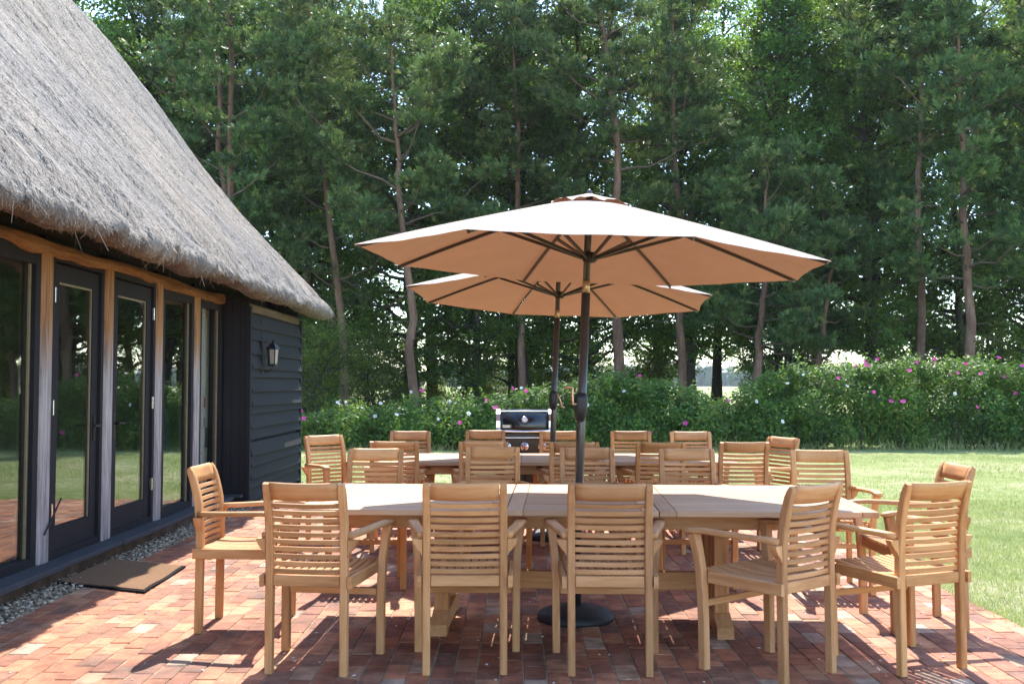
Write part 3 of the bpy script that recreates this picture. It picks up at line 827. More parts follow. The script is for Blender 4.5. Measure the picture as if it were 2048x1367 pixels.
CH = [  # x, y, rotation deg, label
    (-.945, 4.975, -7.5, 'teak armchair at far left of the nearest row, its back towards us'),
    (-.227, 4.985, 1, 'teak armchair second from left in the nearest row, seen from behind'),
    (.470, 4.96, -2, 'nearest-row teak armchair in front of the black umbrella base, seen from behind'),
    (1.247, 4.861, 38, 'nearest-row teak armchair turned diagonally towards the table, fourth from left'),
    (1.930, 5.01, 21, 'rightmost teak armchair of the nearest row, partly covering the end chair'),
    (-1.515, 5.735, -91, 'teak armchair at the left end of the front table, side on to us'),
    (2.304, 5.775, 90, 'teak armchair at the right end of the front table beside the lawn'),
    (-.981, 6.935, 180, 'teak armchair facing us across the front table, leftmost of that side'),
    (-.138, 7.10, 181, 'teak armchair facing us across the front table, second from left'),
    (.542, 7.03, 179, 'teak armchair facing us behind the near umbrella pole at front table'),
    (1.248, 6.935, 178, 'teak armchair facing us across the front table, fourth from left'),
    (2.130, 6.78, 172, 'teak armchair facing us across the front table, rightmost of that side'),
    (-.968, 8.40, 2, 'leftmost teak armchair with its back to us at the rear table'),
    (-.231, 8.36, 0, 'second from left of the armchairs backing onto us at the rear table'),
    (.506, 8.29, -1, 'middle one of the armchairs backing onto us at the rear table'),
    (1.192, 8.29, 1, 'fourth from left of the armchairs backing onto us at the rear table'),
    (1.870, 8.29, -1, 'rightmost teak armchair with its back to us at the rear table'),
    (-1.005, 9.61, 180, 'farthest-row teak armchair on the left, nearest the weatherboarded wall'),
    (-.273, 9.80, 179, 'farthest-row teak armchair directly left of the gas barbecue'),
    (.475, 9.61, 181, 'farthest-row teak armchair overlapping the barbecue and rear umbrella pole'),
    (1.173, 9.61, 180, 'farthest-row teak armchair second from the right, in front of the hedge'),
    (1.739, 9.52, 178, 'rightmost teak armchair of the farthest row, in front of the hedge'),
    (-1.535, 8.885, -138, 'teak armchair at the left end of the rear table, angled to us'),
    (2.13, 8.62, 115, 'teak armchair at the right end of the rear table beside the lawn'),
]
proto = make_chair()
for i, (x, y, r, lab) in enumerate(CH):
    o = proto if i == 0 else copy_tree(proto)
    o.location = (x, y, .002); o.rotation_euler = (0, 0, R(r))
    tag(o, lab, 'chair', 'teak armchairs round the two tables')
    v = random.uniform(.84, 1.08); w = random.uniform(-.05, .05)
    for ch in o.children: ch.color = (v * (1 - w * .3), v, v * (1 + w * 1.6), 1)

# ------------------------------------------------------------------ tables
def make_table(width, length, zt):
    t = empty('dining_table')
    th = .030; g = .0025
    secs = [(-length / 2, -.395), (-.390, .390), (.395, length / 2)]
    n = 10; sw = .085; pw = (width - g * (n - 1)) / n
    for a, b in secs:
        for x0, x1 in ((a, a + sw), (b - sw, b)):
            box('end_board', (x0, x1, -width / 2, width / 2, zt - th, zt), TOP_Y, t, .003)
        me = bevel_box('plank', a + sw + g, b - sw - g, -pw / 2, pw / 2, zt - th, zt - .0008, TOP_X, .002)
        for k in range(n): link('plank', me, t, (0, -width / 2 + pw / 2 + k * (pw + g), 0))
    for s in (-1, 1):
        box('apron_rail', (-length / 2 + .16, length / 2 - .16, s * (width / 2 - .16) - .013, s * (width / 2 - .16) + .013, zt - .115, zt - th - .001), TEAK_X, t)
        box('apron_end', (s * (length / 2 - .16) - .013, s * (length / 2 - .16) + .013, -width / 2 + .175, width / 2 - .175, zt - .114, zt - th - .001), TEAK_Y, t)
        px = s * .775
        pr = [(-.50, zt - .032), (.50, zt - .032), (.50, zt - .075), (.40, zt - .10), (.30, zt - .15), (-.30, zt - .15), (-.40, zt - .10), (-.50, zt - .075)]
        def prism(name, pr, x0, x1):
            k = len(pr); V = [(x0, y, z) for y, z in pr] + [(x1, y, z) for y, z in pr]
            F = [tuple(range(k)), tuple(range(2 * k - 1, k - 1, -1))] + [((i + 1) % k, i, i + k, (i + 1) % k + k) for i in range(k)]
            link(name, py_mesh(name, V, F, TEAK_Y), t)
        prism('bearer', pr, px - .04, px + .04)
        prism('foot', [(-.36, .0), (-.26, .0), (-.24, .02), (.24, .02), (.26, .0), (.36, .0), (.36, .06), (.22, .115), (-.22, .115), (-.36, .06)], px - .045, px + .045)
        for y in (-.19, .19): box('leg_post', (px - .04, px + .04, y - .045, y + .045, .112, zt - .148), TEAK_Z, t)
        for y in (-.085, 0, .085): box('leg_slat', (px - .018, px + .018, y - .024, y + .024, .112, zt - .148), TEAK_Z, t)
        for y in (-.19, .19):
            V, F = lathe([(.012, 0), (.012, .006), (.004, .009)], 10)
            o = link('brass_bolt', py_mesh('brass_bolt', V, F, BRASS), t, (px, y - .0455 if y < 0 else y + .0455, zt - .19), (R(90) if y < 0 else R(-90), 0, 0))
    box('long_stretcher', (-.733, .733, -.03, .03, .195, .295), TEAK_X, t)
    return t
tb = make_table(1.34, 3.0, .722)
tb.location = (.39, 5.80, .002); tb.rotation_euler = (0, 0, R(-2.6))
tag(tb, 'long teak dining table nearer to us, half shaded by its umbrella', 'table', 'teak extending tables')
tb2 = make_table(1.06, 3.0, .722)
tb2.location = (.39, 8.84, .002); tb2.rotation_euler = (0, 0, R(-.8))
tag(tb2, 'long teak dining table farther back, in front of the barbecue', 'table', 'teak extending tables')

# ------------------------------------------------------------------ umbrellas
def make_umbrella(cx, cy, ztip, Rr, ph, tx, ty, base, rise, label, zcrank, flip):
    t = tag(empty('parasol', (base[0], base[1], 0)), label, 'umbrella', 'beige parasols')
    bx, by = base
    def W(dx, dy, dz):      # canopy coordinates -> local to the base
        return (cx - bx + dx, cy - by + dy, ztip + dz + tx * dx + ty * dy)
    V, F = lathe([(.225, .0), (.226, .018), (.21, .042), (.15, .066), (.06, .078), (.05, .084)], 40)
    link('base', py_mesh('base', V, F, BASEMAT, True), t)
    V, F = lathe([(.034, .07), (.034, .33), (.03, .335)], 16); link('base_socket', py_mesh('base_socket', V, F, BLACKPL, True), t)
    top = Vector(W(0, 0, rise + .02)); b0 = Vector((0, 0, .2))
    def onpole(z): return b0 + (top - b0) * ((z - .2) / (top.z - .2))
    zj = ztip - .10
    V, F = sweep([onpole(.2), onpole(zj - .07)], (.052, .052), 'round', (0, 1, 0)); link('lower_pole', py_mesh('lower_pole', V, F, POLE, True), t)
    V, F = sweep([onpole(zj - .07), onpole(zj)], (.046, .046), 'round', (0, 1, 0)); link('tilt_joint', py_mesh('tilt_joint', V, F, BRASS, True), t)
    V, F = sweep([onpole(zj), top], (.042, .042), 'round', (0, 1, 0)); link('upper_pole', py_mesh('upper_pole', V, F, POLE, True), t)
    pc = [onpole(zcrank + d) + Vector((-.008, -.01, 0)) for d in (-.085, -.075, -.02, .05, .075, .085)]
    V, F = sweep(pc, [(.03, .03), (.055, .06), (.078, .085), (.082, .09), (.07, .075), (.05, .05)], 'soft', (0, 1, 0)); link('crank_housing', py_mesh('crank_housing', V, F, BLACKPL, True), t)
    o = onpole(zcrank + .0); s = flip
    if s < 0: hp = [o + Vector(v) for v in [(-.02, -.04, .02), (-.055, -.05, .02), (-.058, -.05, .07), (-.055, -.05, .115), (-.075, -.055, .118), (-.10, -.055, .116)]]
    else: hp = [o + Vector(v) for v in [(.01, -.05, .055), (.03, -.062, .055), (.05, -.064, .01), (.068, -.064, -.055), (.09, -.064, -.06)]]
    V, F = sweep(hp, (.014, .014), 'round', (0, 1, 0)); link('crank_handle', py_mesh('crank_handle', V, F, COPPER, True), t)
    # canopy: eight gores, ribs tight, hems hollow
    NR, NA = 16, 14; V = []; F = []
    r0 = .13
    def canopy(r, a):
        k = (a - ph) / (math.pi / 4); f = k - math.floor(k); w = 4 * f * (1 - f)
        ca = math.cos(math.pi / 8) / math.cos((f - .5) * math.pi / 4)
        rr = r * (ca * (1 - .0) - .022 * w * (r / Rr))
        u = r / Rr
        z = rise * (1 - u) * (1 + .16 * u) + .030 * w * u * (1 - u) * 1.2 - .004 * w * u + .0018 * w * u * (math.sin(a * 23 + r * 5) + math.sin(a * 9 - r * 7))
        return rr * math.cos(a), rr * math.sin(a), z
    na = 8 * NA
    for i in range(NR + 1):
        r = r0 + (Rr - r0) * i / NR
        for j in range(na): V.append(W(*canopy(r, ph + 2 * math.pi * j / na)))
    for i in range(NR):
        for j in range(na): F.append((i * na + j, (i + 1) * na + j, (i + 1) * na + (j + 1) % na, i * na + (j + 1) % na))
    can = link('canopy', py_mesh('canopy', V, F, CANVAS, True), t)
    V = []; F = []; nv = 6; vr = .235
    for i in range(nv + 1):
        r = .012 + (vr - .012) * i / nv
        for j in range(64):
            a = ph + 2 * math.pi * j / 64; k = (a - ph) / (math.pi / 4); f = k - math.floor(k); w = 4 * f * (1 - f)
            u = i / nv
            z0 = rise * (1 - r / Rr) * (1 + .16 * r / Rr)
            z = z0 + .008 + .020 * w * u ** 2 + .022 * (1 - u) + .004 * math.sin(j * 1.7) * u
            rr = r * (1 - .05 * w * u); V.append(W(rr * math.cos(a), rr * math.sin(a), z))
    for i in range(nv):
        for j in range(64): F.append((i * 64 + j, (i + 1) * 64 + j, (i + 1) * 64 + (j + 1) % 64, i * 64 + (j + 1) % 64))
    link('vent_cap', py_mesh('vent_cap', V, F, CANVAS, True), t)
    V, F = lathe([(.016, 0), (.018, .02), (.010, .035), (.002, .04)], 12); link('finial', py_mesh('finial', V, F, POLE, True), t, W(0, 0, rise + .012))
    hub = Vector(W(0, 0, .035))
    V, F = lathe([(.03, -.03), (.042, -.02), (.042, .02), (.03, .03)], 16); link('runner_hub', py_mesh('runner_hub', V, F, BLACKPL, True), t, hub)
    for k in range(8):
        a = ph + k * math.pi / 4
        pts = []
        for r in np.linspace(.03, Rr * .985, 9):
            u = r / Rr; z = rise * (1 - u) * (1 + .16 * u) - .014; q = r * math.cos(math.pi / 8) / math.cos(math.pi / 8)
            pts.append(W(q * math.cos(a), q * math.sin(a), z))
        V, F = sweep(pts, (.014, .020)); link('rib', py_mesh('rib', V, F, POLE), t)
        r = Rr * .43; u = r / Rr
        e = Vector(W(r * math.cos(a), r * math.sin(a), rise * (1 - u) * (1 + .16 * u) - .026)); s0 = hub + Vector((.035 * math.cos(a), .035 * math.sin(a), -.005))
        V, F = sweep([s0, e], (.013, .020)); link('strut', py_mesh('strut', V, F, POLE), t)
    return t
def circ(R8): return R8
make_umbrella(.455, 5.80, 2.075, 1.375, .277, -.049, .015, (.372, 5.90), .385, 'large beige parasol nearer to us, rising through the front table', 1.235, -1)
make_umbrella(.428, 8.95, 2.137, 1.408, .308, -.041, -.045, (.34, 8.96), .385, 'beige parasol farther back, half hidden behind the nearer one', 1.225, 1)

# ------------------------------------------------------------------ gas barbecue
def barbecue():
    t = tag(empty('gas_barbecue', (.135, 11.05, .002), R(0)), 'black gas barbecue with steel trim behind the rear table', 'barbecue')
    def lidprof(): return [(-.27, .845), (-.28, .90), (-.275, .97), (-.235, 1.045), (-.17, 1.085), (-.05, 1.095), (.14, 1.07), (.22, 1.0), (.24, .845)]
    pr = lidprof(); k = len(pr)
    def prism(name, pr, x0, x1, mat, par, smooth=False):
        k = len(pr); V = [(x0, y, z) for y, z in pr] + [(x1, y, z) for y, z in pr]
        F = [tuple(range(k)), tuple(range(2 * k - 1, k - 1, -1))] + [((i + 1) % k, i, i + k, (i + 1) % k + k) for i in range(k)]
        return link(name, py_mesh(name, V, F, mat, smooth), par)
    lid = prism('lid', pr, -.262, .262, ENAMEL, t, True)
    pr2 = [(y * 1.02, .845 + (z - .845) * 1.025) for y, z in pr]
    for s in (-1, 1): prism('lid_end_cap', pr2, s * .263 if s > 0 else -.305, .305 if s > 0 else -.263, STEEL, lid)
    box('top_trim', (-.262, .262, -.205, -.165, 1.068, 1.086), STEEL, lid, .004, (0, 0, 0))
    V, F = sweep([(x, -.325 - .02 * (1 - (x / .3) ** 2), .872 - .012 * (1 - (x / .3) ** 2)) for x in np.linspace(-.30, .30, 9)], (.026, .026), 'soft', (0, 0, 1)); link('lid_handle', py_mesh('lid_handle', V, F, STEEL, True), lid)
    for s in (-1, 1): box('handle_post', (s * .27 - .012, s * .27 + .012, -.325, -.275, .862, .888), STEEL, lid)
    V, F = lathe([(.033, 0), (.034, .01), (.028, .014), (.027, .012), (.004, .012)], 24); o = link('thermometer', py_mesh('thermometer', V, F, STEEL, True), lid, (.0, -.277, .985), (R(90 - 14), 0, 0))
    V, F = lathe([(.024, 0), (.024, .002)], 20); link('thermometer_dial', py_mesh('thermometer_dial', V, F, plain('dial_face', (.75, .75, .73), .4)), lid, (0, -.2895, .988), (R(90 - 14), 0, 0))
    pl = box('name_plate', (-.055, .055, -.003, .003, -.02, .02), plain('grey_plate', (.10, .10, .105), .4, .5), lid, .002, (-.195, -.282, .915))
    for k_, w_ in enumerate((.085, .075)): box('plate_line', (-w_ / 2, w_ / 2, -.0045, -.0031, .008 - k_ * .016 - .003, .008 - k_ * .016 + .003), STEEL, pl, 0)
    box('firebox', (-.30, .30, -.255, .23, .74, .8445), ENAMEL, t, .01)
    box('rail_trim', (-.305, .305, -.298, -.258, .785, .80), STEEL, t, .003)
    box('control_panel', (-.31, .31, -.29, -.258, .60, .784), ENAMEL, t, .006)
    for x in (-.19, .0, .19):
        V, F = lathe([(.045, 0), (.046, .006), (.036, .008), (.028, .012), (.026, .034), (.02, .04), (.003, .041)], 24)
        kn = link('control_knob', py_mesh('control_knob', V, F, STEEL, True), t, (x, -.2905, .70), (R(90), 0, 0))
        V, F = lathe([(.015, .0415), (.015, .0425)], 14); link('knob_index', py_mesh('knob_index', V, F, REDKNOB), kn)
    box('cart_body', (-.30, .30, -.25, .22, .13, .735), BLACKPL, t, .01)
    for s in (-1, 1):
        d = box('cart_door', (min(s * .004, s * .295), max(s * .004, s * .295), -.268, -.252, .15, .585), ENAMEL, t, .004)
        box('door_handle', (s * .03 - .006, s * .03 + .006, -.285, -.2685, .42, .56), STEEL, d, .003)
        for y in (-.19, .17):
            V, F = lathe([(.05, -.02), (.055, -.012), (.055, .012), (.05, .02)], 18); link('wheel', py_mesh('wheel', V, F, RUBBER, True), t, (s * .255, y, .056), (0, R(90), 0))
            box('caster_fork', (s * .255 - .028, s * .255 + .028, y - .02, y + .02, .10, .132), STEEL, t, .003)
barbecue()

# ------------------------------------------------------------------ hedge
def quads(P, nrm, size, aspect=.62):
    n = len(P); a = unit(np.cross(nrm, RNG.normal(0, 1, (n, 3)))); b = np.cross(nrm, a)
    s = size[:, None]
    V = np.stack([P - a * s * .5, P + b * s * aspect * .5 + a * s * .05, P + a * s * .5, P - b * s * aspect * .5 + a * s * .05], 1)
    return V.reshape(-1, 3)
def hedge():
    t = tag(empty('rose_hedge', (4, 21.8, 0)), 'long flowering rose hedge across the back of the lawn', 'hedge')
    prof_px = [(380, 845), (600, 832), (700, 818), (800, 806), (900, 780), (1000, 782), (1100, 764), (1200, 745), (1300, 746), (1370, 764), (1420, 790), (1460, 804), (1505, 788), (1545, 735), (1600, 716), (1700, 726), (1800, 714), (1900, 716), (2048, 722)]
    hx = np.array([at_y(x, y, 21.7)[0] for x, y in prof_px]); hz = np.array([at_y(x, y, 21.7)[2] for x, y in prof_px])
    def H(x):
        x = np.asarray(x, float); q = np.stack([np.atleast_1d(x) * .75, np.zeros(x.size), np.zeros(x.size)], 1)
        r = np.interp(x, hx, hz) - .10 + (.13 * vnoise(q, 61) + .07 * vnoise(q * 2.7, 62)).reshape(x.shape)
        return r if x.ndim else float(r)
    lump = []
    for x in np.arange(-11, 25, .42):
        h = H(x)
        for lev in (.28, .62, .9):
            r = random.uniform(.34, .55) * (1.0 if lev < .9 else .8)
            lump.append((x + random.uniform(-.3, .3), 21.75 + random.uniform(-.25, .25) + (.15 if lev > .8 else 0), max(.25, h * lev - r * .45 + random.uniform(-.10, .06)), r, r * random.uniform(.75, 1.0)))
    for x in np.arange(-11, 25, .5):
        for lev in (.3, .6, .85): lump.append((x, 22.45, H(x) * lev - .15, .5, .42))
    lump = np.array(lump)
    per = 620; n = len(lump) * per
    L = np.repeat(lump, per, 0)
    d = unit(RNG.normal(0, 1, (n, 3))); d[:, 1] = np.where(RNG.random(n) < .75, -np.abs(d[:, 1]), d[:, 1])
    rr = 1 - RNG.random(n) ** 2 * .45 + (RNG.random(n) < .12) * RNG.uniform(0, .3, n)
    P = L[:, :3] + d * rr[:, None] * np.stack([L[:, 3], L[:, 3] * 1.1, L[:, 4]], 1)
    P = P[P[:, 2] > .02]; d = unit(P - lump[np.random.default_rng(1).integers(0, len(lump), len(P)), :3] * 0 - np.array([[0, 22.1, .6]]) * np.array([[0, 1, 1]]) - P * np.array([[1, 0, 0]]))
    n = len(P)
    nrm = unit(d * .6 + np.array([[0, -.15, .55]]) + RNG.normal(0, .55, (n, 3)))
    V = quads(P, nrm, RNG.uniform(.05, .10, n))
    link('foliage', fast_mesh('foliage', V - np.array([[4, 21.8, 0]]), np.arange(4 * n).reshape(-1, 4), ROSE), t)
    # upright shoots with leaves breaking the outline
    V = []; ns = 420; S = []
    sx = RNG.uniform(-11, 25, ns)
    bp = np.stack([sx, RNG.uniform(21.3, 22.1, ns), H(sx) * RNG.uniform(.75, .95, ns)], 1)
    dirs = unit(np.stack([RNG.normal(0, .3, ns), RNG.normal(-.25, .25, ns), np.ones(ns)], 1)); ln = RNG.uniform(.15, .42, ns)
    k = 16; tt = np.linspace(.1, 1, k)
    P2 = (bp[:, None] + dirs[:, None] * (ln[:, None] * tt[None])[..., None]).reshape(-1, 3) + RNG.normal(0, .03, (ns * k, 3))
    V = quads(P2, unit(RNG.normal(0, .6, (ns * k, 3)) + np.array([[0, -.3, .7]])), RNG.uniform(.05, .09, ns * k))
    link('shoots', fast_mesh('shoots', V - np.array([[4, 21.8, 0]]), np.arange(len(V)).reshape(-1, 4), ROSE), t)
    # stems at the foot
    Vs = []; Fs = []; o = 0
    for _ in range(420):
        x = random.uniform(-9, 24); y = random.uniform(21.25, 22.0); l = random.uniform(.4, .9)
        p = np.array([[x, y, -.03], [x + random.uniform(-.1, .1), y + random.uniform(-.1, .05), l * .5], [x + random.uniform(-.2, .2), y + random.uniform(-.1, .1), l]])
        v, f = tube_np(p, [.009, .007, .005], 4); Vs.append(v); Fs.append(f + o); o += len(v)
    tag(link('stems', fast_mesh('stems', np.concatenate(Vs) - np.array([[4, 21.8, 0]]), np.concatenate(Fs), BARK_DARK), t), kind='stuff')
    # flowers where the photograph shows them, seated on the nearest leaf in view
    def flower_mesh(name, mat, r):
        V = []; F = []
        for q in range(5):
            a = 2 * math.pi * q / 5; c, s = math.cos(a), math.sin(a); o = len(V)
            for u, w, z in [(.1, 0, 0), (.55, -.42, .28), (1.0, -.28, .42), (1.0, .28, .42), (.55, .42, .28)]:
                V.append((r * (u * c - w * s), r * (u * s + w * c), r * z))
            F.append((o, o + 1, o + 2, o + 3, o + 4))
        return py_mesh(name, V, F, mat)
    fm = {'p': flower_mesh('pink_bloom', PINK, .047), 'w': flower_mesh('white_bloom', WHITE, .040)}
    pts = [('p', x, y) for x, y in [(1706, 724), (1740, 724), (1757, 717), (1841, 721), (1862, 724), (1811, 748), (1931, 731), (1922, 722), (1754, 785), (1776, 793), (1800, 800), (1953, 758), (1949, 808), (1866, 735), (1890, 750), (1998, 718), (2003, 745), (1463, 793), (1288, 741), (847, 771), (985, 814), (613, 832), (926, 839), (607, 812), (1018, 768), (973, 798), (1302, 858), (1062, 776), (2036, 735), (1728, 730), (1906, 740), (1362, 836), (1668, 745), (2020, 775)]]
    pts += [('w', x, y) for x, y in [(668, 814), (687, 806), (752, 795), (731, 806), (823, 792), (897, 795), (923, 756), (878, 828), (1040, 777), (1614, 748), (1558, 845), (1573, 757), (945, 822), (742, 822), (1180, 800), (800, 828), (1240, 790), (1505, 815), (1690, 770), (670, 806), (1905, 790)]]
    AP = np.concatenate([P, P2]); px, dep = project(AP)
    for kk, x, y in pts:
        q = np.nonzero((np.abs(px[:, 0] - x) < 9) & (np.abs(px[:, 1] - y) < 12))[0]
        if len(q) == 0: q = [int(np.argmin((px[:, 0] - x) ** 2 + (px[:, 1] - y) ** 2))]
        b = AP[q[int(np.argmin(dep[q]))]]
        sc = random.uniform(.8, 1.25)
        o = link('bloom', fm[kk], t, (b[0] - 4, b[1] - 21.8 - .03, b[2] + .01), (R(random.uniform(20, 85)), R(random.uniform(-30, 30)), random.uniform(-.6, .6)))
        o.scale = (sc, sc, sc)
    return H
HEDGE_H = hedge()

# ------------------------------------------------------------------ trees
def bend_path(base, top, n, wob, rng):
    t = np.linspace(0, 1, n)[:, None]; p = base * (1 - t) + top * t
    w = np.cumsum(rng.normal(0, wob, (n, 2)), axis=0); w -= w[0] + (w[-1] - w[0]) * t
    p[:, :2] += w; return p
class TB:
    def __init__(s): s.V = []; s.F = []; s.o = 0
    def tube(s, p, r, k):
        v, f = tube_np(p, r, k); s.V.append(v); s.F.append(f + s.o); s.o += len(v)
    def mesh(s, name, mat): return fast_mesh(name, np.concatenate(s.V), np.concatenate(s.F), mat, True)

def pine(seed, h, r0, z0, lean, spread, dens=1.0, dead=8, low=False):
    rng = np.random.default_rng(seed)
    tr = TB(); br = TB()
    path = bend_path(np.zeros(3), np.array([lean, rng.uniform(-.3, .3), h]), 16, .075, rng)
    tz = path[:, 2]; rad = r0 * (1 - .86 * (tz / h) ** 1.15)
    tr.tube(path, rad * (1 + .35 * np.exp(-tz / .35)), 10)
    def trunk(z): return np.array([np.interp(z, tz, path[:, 0]), np.interp(z, tz, path[:, 1]), z])
    tips = []; tdir = []
    z = z0; az = rng.uniform(0, 6.3)
    while z < h - .25:
        u = (z - z0) / (h - z0)
        L = spread * (.55 + .75 * math.sin(math.pi * min(1, .18 + .8 * u))) * (1 - u ** 3 * .75) * rng.uniform(.5, 1.12)
        if low: L = spread * (1.15 - .9 * u) * rng.uniform(.65, 1.1)
        az += 2.4 + rng.normal(0, .5)
        el = rng.uniform(.05, .45) + .5 * u
        d = np.array([math.cos(az) * math.cos(el), math.sin(az) * math.cos(el), math.sin(el)])
        m = 6; tt = np.linspace(0, 1, m)[:, None]
        p = trunk(z) + d * L * tt; p[:, 2] += .22 * L * (tt[:, 0] ** 2) - .10 * L * np.sin(math.pi * tt[:, 0]); p[1:] += rng.normal(0, .05 * L, (m - 1, 3)) * .5
        rb = .014 + .011 * L; br.tube(p, rb * (1 - .8 * tt[:, 0]), 5)
        pads = max(2, int(L * 2.0 * dens + .5))
        for q in range(pads):
            s = 1.0 if q == 0 else rng.uniform(.38, .98); k = s * (m - 1); i = min(int(k), m - 2); b = p[i] + (p[i + 1] - p[i]) * (k - i)
            sd0 = np.array([-d[1], d[0], 0]) * rng.choice([-1, 1]) * (rng.uniform(.25, .9) if q else .1)
            e = b + (sd0 + d * rng.uniform(.1, .5)) * rng.uniform(.35, .8); e[2] += rng.uniform(.0, .25)
            br.tube(np.array([b, (b + e) / 2 + rng.normal(0, .04, 3), e]), np.array([.014, .010, .006]), 3)
            ns = int(rng.integers(26, 46)); R0 = rng.uniform(.38, .68)
            w = rng.normal(0, 1, (ns, 3)) * np.array([[.55, .55, .20]]) * R0
            sp_ = unit(w * np.array([[1, 1, .4]]) * .8 + np.array([[0, 0, .42]]) + rng.normal(0, .25, (ns, 3)))
            tips.append(e + w); tdir.append(sp_)
        z += rng.uniform(.14, .46) / dens ** .5 * (1.0 if rng.random() < .85 else 2.2)
    for q in range(dead):
        zz = rng.uniform(min(2.0, z0 * .5), z0 + 1.5); a = rng.uniform(0, 6.3); L = rng.uniform(.6, 1.8)
        d = np.array([math.cos(a), math.sin(a), rng.uniform(-.1, .5)]); tt = np.linspace(0, 1, 5)[:, None]
        p = trunk(zz) + d * L * tt; p[:, 2] -= .25 * L * tt[:, 0] ** 2; p[1:] += rng.normal(0, .06, (4, 3)); br.tube(p, .022 * (1 - .75 * tt[:, 0]), 4)
    T = np.concatenate(tips); D = np.concatenate(tdir); k = 15; m = len(T)
    nd = unit(D[:, None] * .95 + rng.normal(0, .52, (m, k, 3))); ln = rng.uniform(.09, .20, (m, k, 1))
    sd = unit(np.cross(nd, rng.normal(0, 1, (m, k, 3)))) * rng.uniform(.010, .017, (m, k, 1))
    tip = T[:, None] + D[:, None] * rng.uniform(-.03, .07, (m, k, 1)) + nd * ln
    V = np.concatenate([(T - D * .05)[:, None], tip - sd, tip + sd], 1).reshape(-1, 3)      # one island per shoot
    q = (np.arange(m) * (2 * k + 1))[:, None]; j = np.arange(k)[None]
    F = np.stack([q + 0 * j, q + 1 + j, q + 1 + k + j], -1).reshape(-1, 3)
    return tr.mesh('trunk', BARK_PINE), br.mesh('branches', BARK_TWIG), fast_mesh('needle_crown', V, F, NEEDLE)

def broadleaf(seed, h, r0, z0, spread, nleaf=16, mat=None, bark=None, np_=52, sz=(.09, .17)):
    rng = np.random.default_rng(seed)
    tr = TB(); br = TB()
    path = bend_path(np.zeros(3), np.array([rng.uniform(-.6, .6), rng.uniform(-.4, .4), h * .96]), 12, .12, rng); tz = path[:, 2]
    tr.tube(path, r0 * (1 - .9 * (tz / tz[-1]) ** 1.1) * (1 + .4 * np.exp(-tz / .4)), 9)
    def trunk(z): return np.array([np.interp(z, tz, path[:, 0]), np.interp(z, tz, path[:, 1]), z])
    C = []
    for q in range(np_):
        u = (q + rng.random()) / np_; z = z0 + (h - z0) * u * .97
        L = spread * (.55 + .6 * math.sin(math.pi * (.12 + .75 * u))) * (1 - u ** 4 * .7) * rng.uniform(.6, 1.1)
        a = q * 2.4 + rng.normal(0, .4); el = rng.uniform(.1, .6) + .55 * u
        d = np.array([math.cos(a) * math.cos(el), math.sin(a) * math.cos(el), math.sin(el)])
        tt = np.linspace(0, 1, 6)[:, None]; p = trunk(z * .92) + d * L * tt; p[:, 2] -= .12 * L * tt[:, 0] ** 2; p[1:] += rng.normal(0, .09, (5, 3))
        br.tube(p, (.02 + .022 * L) * (1 - .8 * tt[:, 0]), 5)
        for w in range(int(5 + L * 2.6)):
            s = rng.uniform(.25, 1.0); k = s * 5; i = min(int(k), 4); b = p[i] + (p[i + 1] - p[i]) * (k - i)
            td = unit(d * .6 + rng.normal(0, .6, 3) + np.array([0, 0, .15])); tl = rng.uniform(.4, 1.25) * (1.2 - .4 * s)
            e = b + td * tl; e[2] -= .1 * tl
            if rng.random() < .6: br.tube(np.array([b, (b + e) / 2 + rng.normal(0, .05, 3), e]), np.array([.014, .010, .005]), 3)
            for f in (.45, .75, 1.0): C.append(b + (e - b) * f)
    C = np.array(C); n = len(C) * nleaf
    P = np.repeat(C, nleaf, 0) + rng.normal(0, 1, (n, 3)) * np.array([[.21, .21, .09]])
    nrm = unit(rng.normal(0, .8, (n, 3)) + np.array([[0, -.2, .8]]))
    V = quads(P, nrm, rng.uniform(sz[0], sz[1], n), .7)
    return tr.mesh('trunk', bark or BARK_DARK), br.mesh('branches', bark or BARK_DARK), fast_mesh('leaf_crown', V, np.arange(4 * n).reshape(-1, 4), mat or LEAF)

def plant(kind, meshes, x, y, label, cat, group, rz=0, sc=1.0):
    t = tag(empty(kind, (x, y, -.05), rz), label, cat, group); t.scale = (sc, sc, sc)
    for nm, me in zip(('trunk', 'branches', 'crown'), meshes):
        o = link(nm, me, t)
        if nm != 'trunk': tag(o, kind='stuff')
    return t

